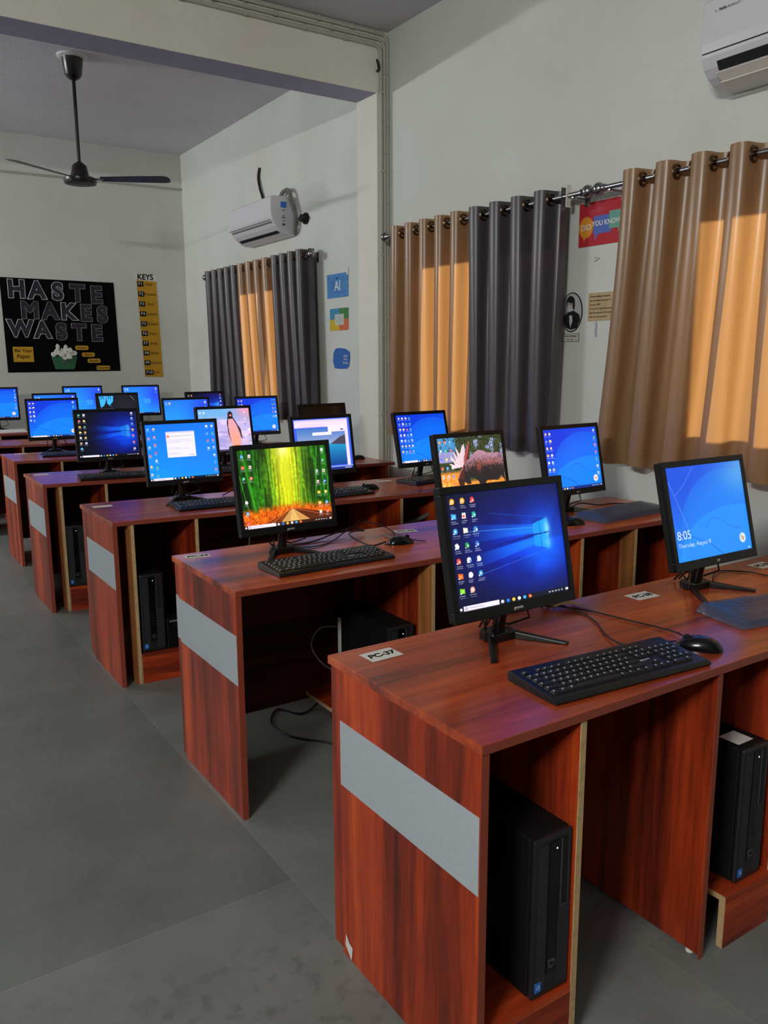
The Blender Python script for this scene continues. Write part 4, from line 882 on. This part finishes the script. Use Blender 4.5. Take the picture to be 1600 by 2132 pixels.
rod(5.96, 8.10, 'steel curtain rod over the three far curtains', [6.0, 8.06])
o = MB().box(RX - .016, RX + .016, 3.172, 3.177, 2.195, 2.305).build('rod_end_plate', 'ivory_plastic', bevel=.001); tag(o, 'small white plate on the curtain rod at the grey curtain edge', 'rod fitting')

# ------------------------------------------------------------------ air conditioners
def aircon(yc, w_, zb, label, opened):
    r = empty('air_conditioner', (WX, yc, zb), 0, label, 'air conditioner', 'split air conditioners on the right wall')
    prof = [(0, 0.0), (-.06, 0.0), (-.105, .012), (-.145, .035), (-.180, .066), (-.206, .102), (-.222, .140), (-.228, .175), (-.226, .29), (-.205, .305), (0, .31)]
    if opened: prof = [(0, 0.0), (-.09, 0.0), (-.135, .010), (-.172, .030), (-.202, .060), (-.222, .100), (-.230, .150), (-.226, .31), (-.20, .325), (0, .325)]
    b = MB(); b.prism(prof, -w_ / 2, w_ / 2, 'y'); body = b.build('case', 'white_plastic', r, bevel=.008, bseg=3)
    MB().add([(-.2265, -w_ / 2 + .01, .112), (-.2265, w_ / 2 - .01, .112), (-.228, w_ / 2 - .01, .116), (-.228, -w_ / 2 + .01, .116)], [(0, 1, 2, 3)]).build('panel_seam', 'dark_slot', r)
    if opened:
        MB().prism([(-.196, .046), (-.214, .078), (-.19, .082), (-.17, .05)], -w_ / 2 + .07, w_ / 2 - .07, 'y').build('air_slot', 'dark_slot', r)
        MB().prism([(-.165, .018), (-.205, .038), (-.207, .034), (-.166, .010)], -w_ / 2 + .065, w_ / 2 - .065, 'y').build('louver', 'ivory_plastic', r)
        MB().prism([(-.115, -.006), (-.178, .006), (-.18, .001), (-.116, -.012)], -w_ / 2 + .07, w_ / 2 - .07, 'y').build('louver', 'ivory_plastic', r)
    else:
        MB().prism([(-.128, .020), (-.150, .034), (-.150, .040), (-.128, .028)], -w_ / 2 + .05, w_ / 2 - .05, 'y').build('air_slot', 'dark_slot', r)
        MB().prism([(-.204, .094), (-.2115, .104), (-.206, .108), (-.200, .098)], -w_ / 2 + .03, w_ / 2 - .03, 'y').build('panel_line', 'grey_hose', r)
    return r
A1 = aircon(6.80, .86, 2.447, 'smaller white air conditioner above the far curtains, loose pipe beside it', False)
s = frame((-.10, -.4312, .20), (1, 0, 0), (0, 0, 1))
MB().box(-.135, -.085, -.4318, -.430, .215, .262).build('energy_sticker', 'sticker_blue', A1)
b = MB()
for q, (z_, w_) in enumerate([(.196, .020), (.150, .012), (.136, .030), (.110, .012), (.088, .026), (.079, .026)]): b.box(-.110 - w_ / 2 - .002, -.110 + w_ / 2, -.4314, -.430, z_ - .003, z_ + .003)
b.build('printed_marks', 'ink_black', A1)
A2 = aircon(1.86, .96, 2.54, 'large white air conditioner cut by the top right corner, louver open', True)
text_mesh('brand_mark', 'A', .013, 'grey_hose', frame((-.2310, .415, .262), (0, -1, 0), (0, 0, 1)), A2, .0004)
text_mesh('brand_mark', 'TATA', .0135, 'ink_black', frame((-.2310, .385, .262), (0, -1, 0), (0, 0, 1)), A2, .0004, offset=.0004)
text_mesh('brand_mark', 'PRODUCT', .0125, 'grey_hose', frame((-.2310, .335, .262), (0, -1, 0), (0, 0, 1)), A2, .0004)
cable([(3.325, 6.96, 2.765), (3.325, 6.95, 2.83), (3.32, 6.99, 2.92), (3.325, 7.03, 3.02), (3.33, 7.01, 3.10)], .012, 'black pipe stub rising from behind the smaller air conditioner', name='pipe_stub')
cable([(3.30, 6.60, 2.75), (3.30, 6.50, 2.815), (3.29, 6.38, 2.80), (3.285, 6.33, 2.70), (3.29, 6.29, 2.60), (3.30, 6.31, 2.50), (3.32, 6.345, 2.46)], .017, 'grey drain hose bent over the end of the smaller air conditioner', 'grey_hose', name='drain_hose')
r = empty('wall_plug', (WX, 6.18, 2.56), 0, 'black round plug on the wall right of the smaller air conditioner', 'plug')
MB().lathe([(.045, 0), (.045, .018), (.03, .03), (.03, .055), (.018, .06)], 20, Matrix.Rotation(-PI / 2, 4, 'Y')).build('plug_body', 'matte_black', r, smooth=True)
MB().box(-.05, -.02, -.055, .055, -.012, .012).build('plug_grip', 'matte_black', r, bevel=.004)
MB().tube([(-.04, .03, .01), (-.03, .09, .0), (-.015, .14, -.03), (-.02, .17, .03)], .008, 8).build('plug_cord', 'grey_hose', r, smooth=True)

# ------------------------------------------------------------------ electrical conduits
def conduit(pts, rad, label, clips):
    r = empty('electrical_conduit', pts[0], 0, label, 'conduit', 'painted conduits in the column corner'); o = Vector(pts[0])
    MB().tube([Vector(p) - o for p in pts], rad, 12).build('pipe', 'pvc_pipe', r, smooth=True)
    for p, ax in clips:
        p = Vector(p) - o; k = rad + .0035
        b = MB().box(p.x - (k if ax == 'z' else .008), p.x + (k if ax == 'z' else .008), p.y - k, p.y + k, p.z - (.008 if ax == 'z' else k), p.z + (.008 if ax == 'z' else k))
        b.build('pipe_clip', 'pvc_pipe', r, bevel=.002)
    return r
def elbow(x, zt, rad=.05, y=4.976):
    pts = [(x, y, 0.0), (x, y, zt - rad)]
    pts += [(x - rad * (1 - math.cos(a)), y, zt - rad + rad * math.sin(a)) for a in [PI / 2 * q / 6 for q in range(1, 7)]]
    return pts + [(LX + .01, y, zt)]
zs = [.5, 1.05, 1.6, 2.15, 2.7, 3.2]
conduit(elbow(3.275, 3.487), .0125, 'lowest ceiling conduit, left of the three bends into the column corner', [((3.275, 4.976, q), 'z') for q in zs] + [((q, 4.976, 3.487), 'x') for q in (3.0, 2.7, 2.3, 1.9)])
conduit(elbow(3.303, 3.525), .0115, 'middle ceiling conduit of the three on the beam face', [((3.303, 4.976, q + .12), 'z') for q in zs] + [((q, 4.976, 3.525), 'x') for q in (2.9, 2.5, 2.1)])
conduit(elbow(3.327, 3.562), .0115, 'topmost ceiling conduit, right in the column corner', [((3.327, 4.976, q - .2), 'z') for q in zs[1:]] + [((q, 4.976, 3.562), 'x') for q in (3.05, 2.8, 2.3)])
o = MB().tube([(LX + .02, FY - .012, 3.19), (WX - .01, FY - .012, 3.236)], .010, 10).build('electrical_conduit', 'pvc_pipe', smooth=True); tag(o, 'thin conduit running along the far wall behind the fan', 'conduit')
o = MB().tube([(3.23, 4.955, 3.39), (3.238, 4.95, 3.36), (3.247, 4.958, 3.335), (3.252, 4.985, 3.33)], .008, 8).build('wire_stub', 'cable_black', smooth=True); tag(o, 'short dark wire stub poking out under the conduit bend', 'wire')
o = MB().tube([(3.10, 5.32, 3.585), (3.10, 5.32, 3.56), (3.115, 5.32, 3.545), (3.10, 5.32, 3.535)], .004, 8).build('ceiling_hook', 'pvc_pipe', smooth=True); tag(o, 'small hook hanging from the ceiling just behind the beam', 'hook')

# ------------------------------------------------------------------ ceiling fan
fan = empty('ceiling_fan', (1.67, 6.565, CZ), 0, 'dark brown ceiling fan hanging from the far ceiling bay', 'ceiling fan')
MB().lathe([(.105, 0), (.105, -.012), (.09, -.02), (.02, -.022)][::-1], 28).build('ceiling_plate', 'white_plastic', fan, smooth=True)
MB().lathe([(.02, -.165), (.045, -.15), (.06, -.13), (.072, -.03), (.078, -.012)], 24).build('canopy', 'fan_brown', fan, smooth=True)
MB().lathe([(.013, -.75), (.013, -.1)], 14).build('down_rod', 'fan_brown', fan, smooth=True)
MB().lathe([(.055, -.875), (.11, -.872), (.118, -.855), (.118, -.838), (.10, -.828), (.068, -.824), (.062, -.80), (.05, -.745), (.02, -.72)], 32).build('motor_housing', 'fan_brown', fan, smooth=True)
for a in (-30, -146, 92):
    M = Matrix.Rotation(math.radians(a), 4, 'Z') @ Matrix.Translation((0, 0, -.838)) @ Matrix.Rotation(math.radians(-11), 4, 'X')
    MB().box(.09, .17, -.012, .012, -.003, .003, M).build('blade_arm', 'steel_chrome', fan, bevel=.001)
    if a == 92: continue
    out = [(.15, -.04), (.4, -.055), (.60, -.062), (.64, -.05), (.655, -.01), (.65, .035), (.62, .055), (.4, .05), (.15, .035)]
    MB().prism(out, -.0025, .0025, 'z', M).build('fan_blade', 'fan_brown', fan, bevel=.001)
bpy.data.objects.remove([o for o in fan.children if o.name.startswith('blade_arm')][-1])

# ------------------------------------------------------------------ papers on the far wall
def FM(x, z_, d=.004): return frame((x, FY - d, z_), (1, 0, 0), (0, 0, 1))
hp = empty('wall_poster', (0, 0, 0), 0, 'black HASTE MAKES WASTE poster on the far wall', 'poster')
MB().add([(1.452, FY - .003, 2.24), (1.46, FY - .003, 1.322), (2.569, FY - .003, 1.328), (2.551, FY - .003, 2.235), (2.02, FY - .003, 2.238), (1.452, FY - .001, 2.24), (1.46, FY - .001, 1.322), (2.569, FY - .001, 1.328), (2.551, FY - .001, 2.235), (2.02, FY - .001, 2.238)],
         [(0, 1, 2, 3, 4), (9, 8, 7, 6, 5), (0, 5, 6, 1), (1, 6, 7, 2), (2, 7, 8, 3), (3, 8, 9, 4), (4, 9, 5, 0)]).build('poster_board', 'ink_black', hp)
mat('letter_charcoal', rgb(58, 54, 61), .85, spec=.2); mat('chalk_line', rgb(190, 190, 198), .7); mat('chalk_faint', rgb(120, 118, 126), .7)
def letters(word, xs, zs_, size, faint):
    for ch, x, z_, f in zip(word, xs, zs_, faint):
        L_ = text_mesh('poster_letter', ch, size, 'letter_charcoal', FM(x, z_, .0045), hp, .001, offset=.013)
        text_mesh('letter_outline', ch, size, 'chalk_faint' if f else 'chalk_line', FM(x, z_, .0062), L_, outline=.0035, offset=.013)
letters('HASTE', [1.60, 1.79, 1.985, 2.18, 2.365], [2.125, 2.12, 2.115, 2.105, 2.095], .225, [0, 0, 0, 1, 1])
letters('MAKES', [1.71, 1.90, 2.075, 2.25, 2.415], [1.925, 1.92, 1.92, 1.91, 1.90], .215, [1, 1, 0, 1, 1])
letters('WASTE', [1.61, 1.815, 1.995, 2.17, 2.345], [1.745, 1.735, 1.72, 1.715, 1.71], .215, [0, 0, 1, 1, 1])
c = Cv(40, 34, (206, 158, 34)); c.rect(0, 0, 1, .04, (150, 110, 20)); c.sheet('yellow_note', FM(1.615, 1.50, .0045), .19, .15, 'printed_paper', hp)
text_mesh('note_text', 'Bin Your', .045, 'ink_black', FM(1.615, 1.535, .006), hp, .0006); text_mesh('note_text', 'Paper', .055, 'ink_black', FM(1.615, 1.48, .006), hp, .0006)
for i, (x, z_, w_) in enumerate([(2.185, 1.567, .13), (2.245, 1.497, .13), (2.30, 1.435, .13), (2.39, 1.362, .14)]):
    s_ = MB().prism([(x - w_ / 2, z_ - .014), (x - w_ / 2 + .012, z_ - .022), (x + w_ / 2 - .012, z_ - .022), (x + w_ / 2, z_ - .014), (x + w_ / 2, z_ + .014), (x + w_ / 2 - .012, z_ + .022), (x - w_ / 2 + .012, z_ + .022), (x - w_ / 2, z_ + .014)], FY - .0055, FY - .0035, 'y')
    mat('note_yellow', rgb(206, 158, 44), .7)
    s_.build('yellow_strip', 'note_yellow', hp)
    text_mesh('strip_text', ['Reduce', 'Reuse', 'Recycle', 'Remember'][i], .03, 'ink_black', FM(x, z_, .0062), hp, .0006)
mat('bin_green', rgb(40, 104, 66), .6)
bn = MB().prism([(1.912, 1.348), (2.098, 1.348), (2.128, 1.47), (2.128, 1.482), (1.880, 1.482), (1.880, 1.47)], FY - .02, FY - .0035, 'y').build('paper_bin', 'bin_green', hp, bevel=.004)
text_mesh('recycle_mark', 'A', .07, 'chalk_faint', FM(2.0, 1.425, .021), bn, .0006, outline=.002)
for k, (x, z_, a_, b_) in enumerate([(1.90, 1.50, .030, .028), (1.935, 1.525, .030, .034), (1.945, 1.572, .020, .034), (1.975, 1.50, .032, .026), (1.99, 1.53, .030, .036), (2.02, 1.555, .024, .044), (2.03, 1.50, .034, .030), (2.06, 1.54, .030, .034), (2.075, 1.505, .030, .030), (2.105, 1.515, .030, .030), (2.005, 1.47, .032, .028), (2.05, 1.47, .028, .026)]):
    rr = random.Random(k); rot_ = rr.uniform(0, 1)
    pts = [(x + a_ * rr.uniform(.7, 1.1) * math.cos(q + rot_), z_ + b_ * rr.uniform(.7, 1.1) * math.sin(q + rot_)) for q in [PI * 2 * i / 7 for i in range(7)]]
    MB().prism(pts, FY - .024 - (k % 4) * .005, FY - .0035, 'y').build('crumpled_paper', 'paper_white', hp, bevel=.003)
kc = empty('wall_chart', (0, 0, 0), 0, 'yellow strip chart headed KEYS with F1 to F10 on the far wall', 'chart')
mat('chart_yellow', rgb(196, 146, 20), .75, noise=.06, nscale=6); mat('ink_brown', rgb(96, 62, 14), .8)
MB().add([(2.794, FY - .003, 2.276), (2.83, FY - .003, 1.262), (3.03, FY - .003, 1.258), (3.006, FY - .003, 2.264)], [(0, 1, 2, 3)]).build('chart_paper', 'chart_yellow', kc)
hd = MB().add([(2.765, FY - .0035, 2.345), (2.765, FY - .0035, 2.282), (3.012, FY - .0035, 2.272), (3.012, FY - .0035, 2.33)], [(0, 1, 2, 3)]).build('heading_paper', 'paper_white', kc)
text_mesh('heading_text', 'KEYS', .078, 'ink_black', FM(2.889, 2.307, .005), hd, .0008, offset=.002)
words = ['Help', 'Rename', 'Find', 'Copied', 'Reload', 'Style', 'Bold', 'Safely', 'Refresh', 'Full']
zz = [2.235, 2.135, 2.045, 1.965, 1.875, 1.79, 1.705, 1.61, 1.515, 1.425]
for i in range(10):
    z_ = 2.235 - i * .103; x = 2.835 + i * .0038; w_ = .062 if i < 9 else .085
    t_ = MB().box(x - .033, x - .033 + w_, FY - .0052, FY - .0032, z_ - .026, z_ + .026).build('key_tile', 'ink_black', kc)
    text_mesh('tile_text', 'F%d' % (i + 1), .046, 'ink_white', FM(x - .033 + w_ / 2, z_, .0064), t_, .0006)
    text_mesh('handwriting', words[i], .042, 'ink_brown', FM(x + .085, z_, .0044), kc, .0006, shear=.2)

# ------------------------------------------------------------------ papers on the right wall
def WM(y, z_, d=.004): return frame((WX - d, y, z_), (0, -1, 0), (0, 0, 1))
def wposter(label, y, z_, W, H, c, name='wall_poster', cat='poster'):
    r = empty(name, (WX, y, z_), 0, label, cat)
    MB().box(-.0035, -.0008, -W / 2, W / 2, -H / 2, H / 2).build('paper_backing', 'paper_white', r)
    c.sheet('print', frame((-.0042, 0, 0), (0, -1, 0), (0, 0, 1)), W, H, 'printed_paper', r)
    return r
def PM(u, v): return frame((-.0052, -u, v), (0, -1, 0), (0, 0, 1))
c = Cv(90, 60, (74, 140, 196)); c.mix(np.clip((c.noise(14, 9, 3) - .5) * 5, 0, 1), (56, 112, 172), .6)
for q in range(24): c.line([(RNG.uniform(.05, .3) if q % 2 else RNG.uniform(.68, .95), RNG.uniform(.1, .9)), (.4 if q % 2 else .6, .5)], .006, (34, 80, 140), .45)
c.ell(.48, .2, .04, .05, (30, 60, 120))
p = wposter('blue poster reading AI on the right wall', 5.692, 1.998, .325, .18, c); text_mesh('poster_text', 'AI', .105, 'ink_white', PM(0, -.005), p, .0006, offset=.001)
MB().box(-.012, -.002, -.163, -.150, .07, .125).build('tape_scrap', 'paper_white', p)
c = Cv(80, 60, (90, 90, 90)); c.rect(0, 0, .5, .5, (60, 140, 176)); c.rect(.5, 0, 1, .5, (60, 130, 66)); c.rect(0, .5, .5, 1, (206, 176, 36)); c.rect(.5, .5, 1, 1, (212, 104, 62)); c.rect(.27, .27, .75, .75, (196, 200, 190)); c.ell(.5, .5, .2, .2, (176, 190, 180), .5)
for u, v in [(0, 0), (1, 0), (0, 1), (1, 1)]: c.rect(u - .03, v - .04, u + .03, v + .04, (205, 205, 198))
wposter('square of blue, green, yellow and orange quarters under the AI poster', 5.675, 1.743, .285, .168, c)
bl = empty('wall_poster', (WX, 5.645, 1.443), 0, 'rounded blue cut-out paper, lowest of the three by the far curtains', 'poster')
mat('blob_blue', rgb(38, 98, 176), .5)
MB().prism([(.125, .045), (.135, -.02), (.11, -.075), (.04, -.08), (-.07, -.078), (-.11, -.06), (-.125, .0), (-.12, .05), (-.06, .074), (.02, .082), (.09, .078)], -.004, -.001, 'x').build('cut_paper', 'blob_blue', bl)
for q in range(3): text_mesh('print_text', ['robot', 'hindi', 'learning'][q], .026, 'ink_white', PM(.06, .02 - q * .026), bl, .0006)
c = Cv(120, 80, (186, 34, 46)); c.noise(4, 4); c.ell(.16, .56, .15, .24, (228, 150, 40)); c.poly([(.1, .75), (.16, .75), (.12, .88)], (228, 150, 40))
c.rect(.32, .34, .68, .74, (86, 112, 190)); c.poly([(.36, .74), (.42, .74), (.35, .88)], (86, 112, 190)); c.rect(.64, .28, .93, .66, (108, 168, 150)); c.poly([(.82, .66), (.87, .66), (.84, .78)], (108, 168, 150)); c.glow(.42, .2, .15, .08, (205, 90, 110), .5)
p = wposter('red poster with DID YOU KNOW speech bubbles between the curtains', 3.032, 2.112, .316, .217, c)
text_mesh('poster_text', 'DID', .040, 'ivory_plastic', PM(-.108, -.014), p, .0006, offset=.0006); text_mesh('poster_text', 'YOU KNOW?', .0335, 'ivory_plastic', PM(.034, -.002), p, .0006, offset=.0006)
c = Cv(70, 90, (205, 205, 200)); c.ell(.5, .5, .5, .5, (14, 14, 16), soft=.02); c.ell(.5, .5, .465, .47, (196, 196, 196), soft=.03)
c.glow(.2, .6, .3, .3, (130, 130, 134), .7); c.ell(.44, .26, .2, .17, (14, 14, 16)); c.ell(.42, .32, .13, .15, (168, 167, 164)); c.glow(.38, .30, .07, .10, (212, 210, 206), .8); c.ell(.44, .41, .11, .07, (214, 213, 210), soft=.5); c.ell(.46, .195, .16, .075, (14, 14, 16)); c.ell(.37, .30, .028, .010, (44, 44, 44), soft=.6); c.ell(.465, .30, .028, .010, (44, 44, 44), soft=.6); c.line([(.41, .30), (.405, .35)], .008, (110, 110, 108)); c.line([(.39, .385), (.46, .385)], .008, (80, 80, 78)); c.ell(.60, .34, .05, .1, (14, 14, 16))
c.poly([(.32, .5), (.6, .46), (.86, .56), (.92, .7), (.76, .9), (.5, .94), (.25, .88), (.1, .7), (.14, .58)], (14, 14, 16)); c.poly([(.4, .58), (.52, .56), (.56, .72), (.46, .88), (.42, .74)], (210, 210, 208)); c.poly([(.33, .5), (.55, .48), (.56, .57), (.36, .58)], (10, 10, 12))
p = empty('portrait_print', (WX, 3.222, 1.677), 0, 'oval black and white portrait of a bearded man in a suit beside the grey curtain', 'picture')
# keep only the oval of the print
o = c.sheet('print', frame((-.0042, 0, 0), (0, -1, 0), (0, 0, 1)), .152, .206, 'printed_paper', p)
MB().prism([(.077 * math.cos(2 * PI * q / 32), .104 * math.sin(2 * PI * q / 32)) for q in range(32)], -.0035, -.001, 'x').build('paper_backing', 'ink_black', p)
import bmesh
bm = bmesh.new(); bm.from_mesh(o.data); bmesh.ops.delete(bm, geom=[f for f in bm.faces if (f.calc_center_median().y / .076) ** 2 + (f.calc_center_median().z / .103) ** 2 > 1], context='FACES'); bm.to_mesh(o.data); bm.free()
c = Cv(50, 24, (205, 204, 196)); c.rect(.02, .04, .98, .1, (30, 30, 30)); c.rect(.02, .9, .98, .96, (30, 30, 30)); c.rect(.01, .04, .03, .96, (30, 30, 30)); c.rect(.97, .04, .99, .96, (30, 30, 30))
p = wposter('small framed caption slip below the oval portrait', 3.225, 1.545, .13, .044, c, 'caption_slip', 'caption')
text_mesh('caption_text', 'Charles Babbage', .0135, 'ink_black', PM(0, .008), p, .0004); text_mesh('caption_text', '1791 - 1871', .010, 'ink_black', PM(0, -.010), p, .0004)
c = Cv(60, 44, (190, 166, 122)); c.mix(np.clip((c.noise(8, 6, 1) - .5) * 3, 0, 1), (176, 150, 108), .5)
p = wposter('tan paper with six handwritten lines between the portrait and the gold curtain', 3.010, 1.697, .192, .142, c, 'wall_note', 'note')
for q, s_ in enumerate(['Charles Babbage designed', 'the mechanical computer in', 'the year 1822.', 'He was the English mathematician', 'who first pioneered the thought', 'that of a real computer.']):
    text_mesh('note_line', s_, .0128, 'ink_black', frame((-.0050, .085, .052 - q * .0205), (0, -1, 0), (0, 0, 1)), p, .0004, align='LEFT', shear=.2)
o = MB().tube([(WX - .003, 3.05, 1.620), (WX - .004, 3.045, 1.600), (WX - .003, 3.05, 1.58), (WX - .003, 3.045, 1.545)], .0045, 6).build('tape_scrap', 'tape_pale', smooth=True); tag(o, 'bluish crumpled tape scrap under the tan note', 'tape')
o = MB().tube([(WX - .002, 3.075, 1.945), (WX - .002, 3.04, 1.938), (WX - .002, 3.075, 1.925)], .0018, 6).build('wall_mark', 'grey_hose', smooth=True); tag(o, 'small grey tick mark on the wall under the red poster', 'mark')
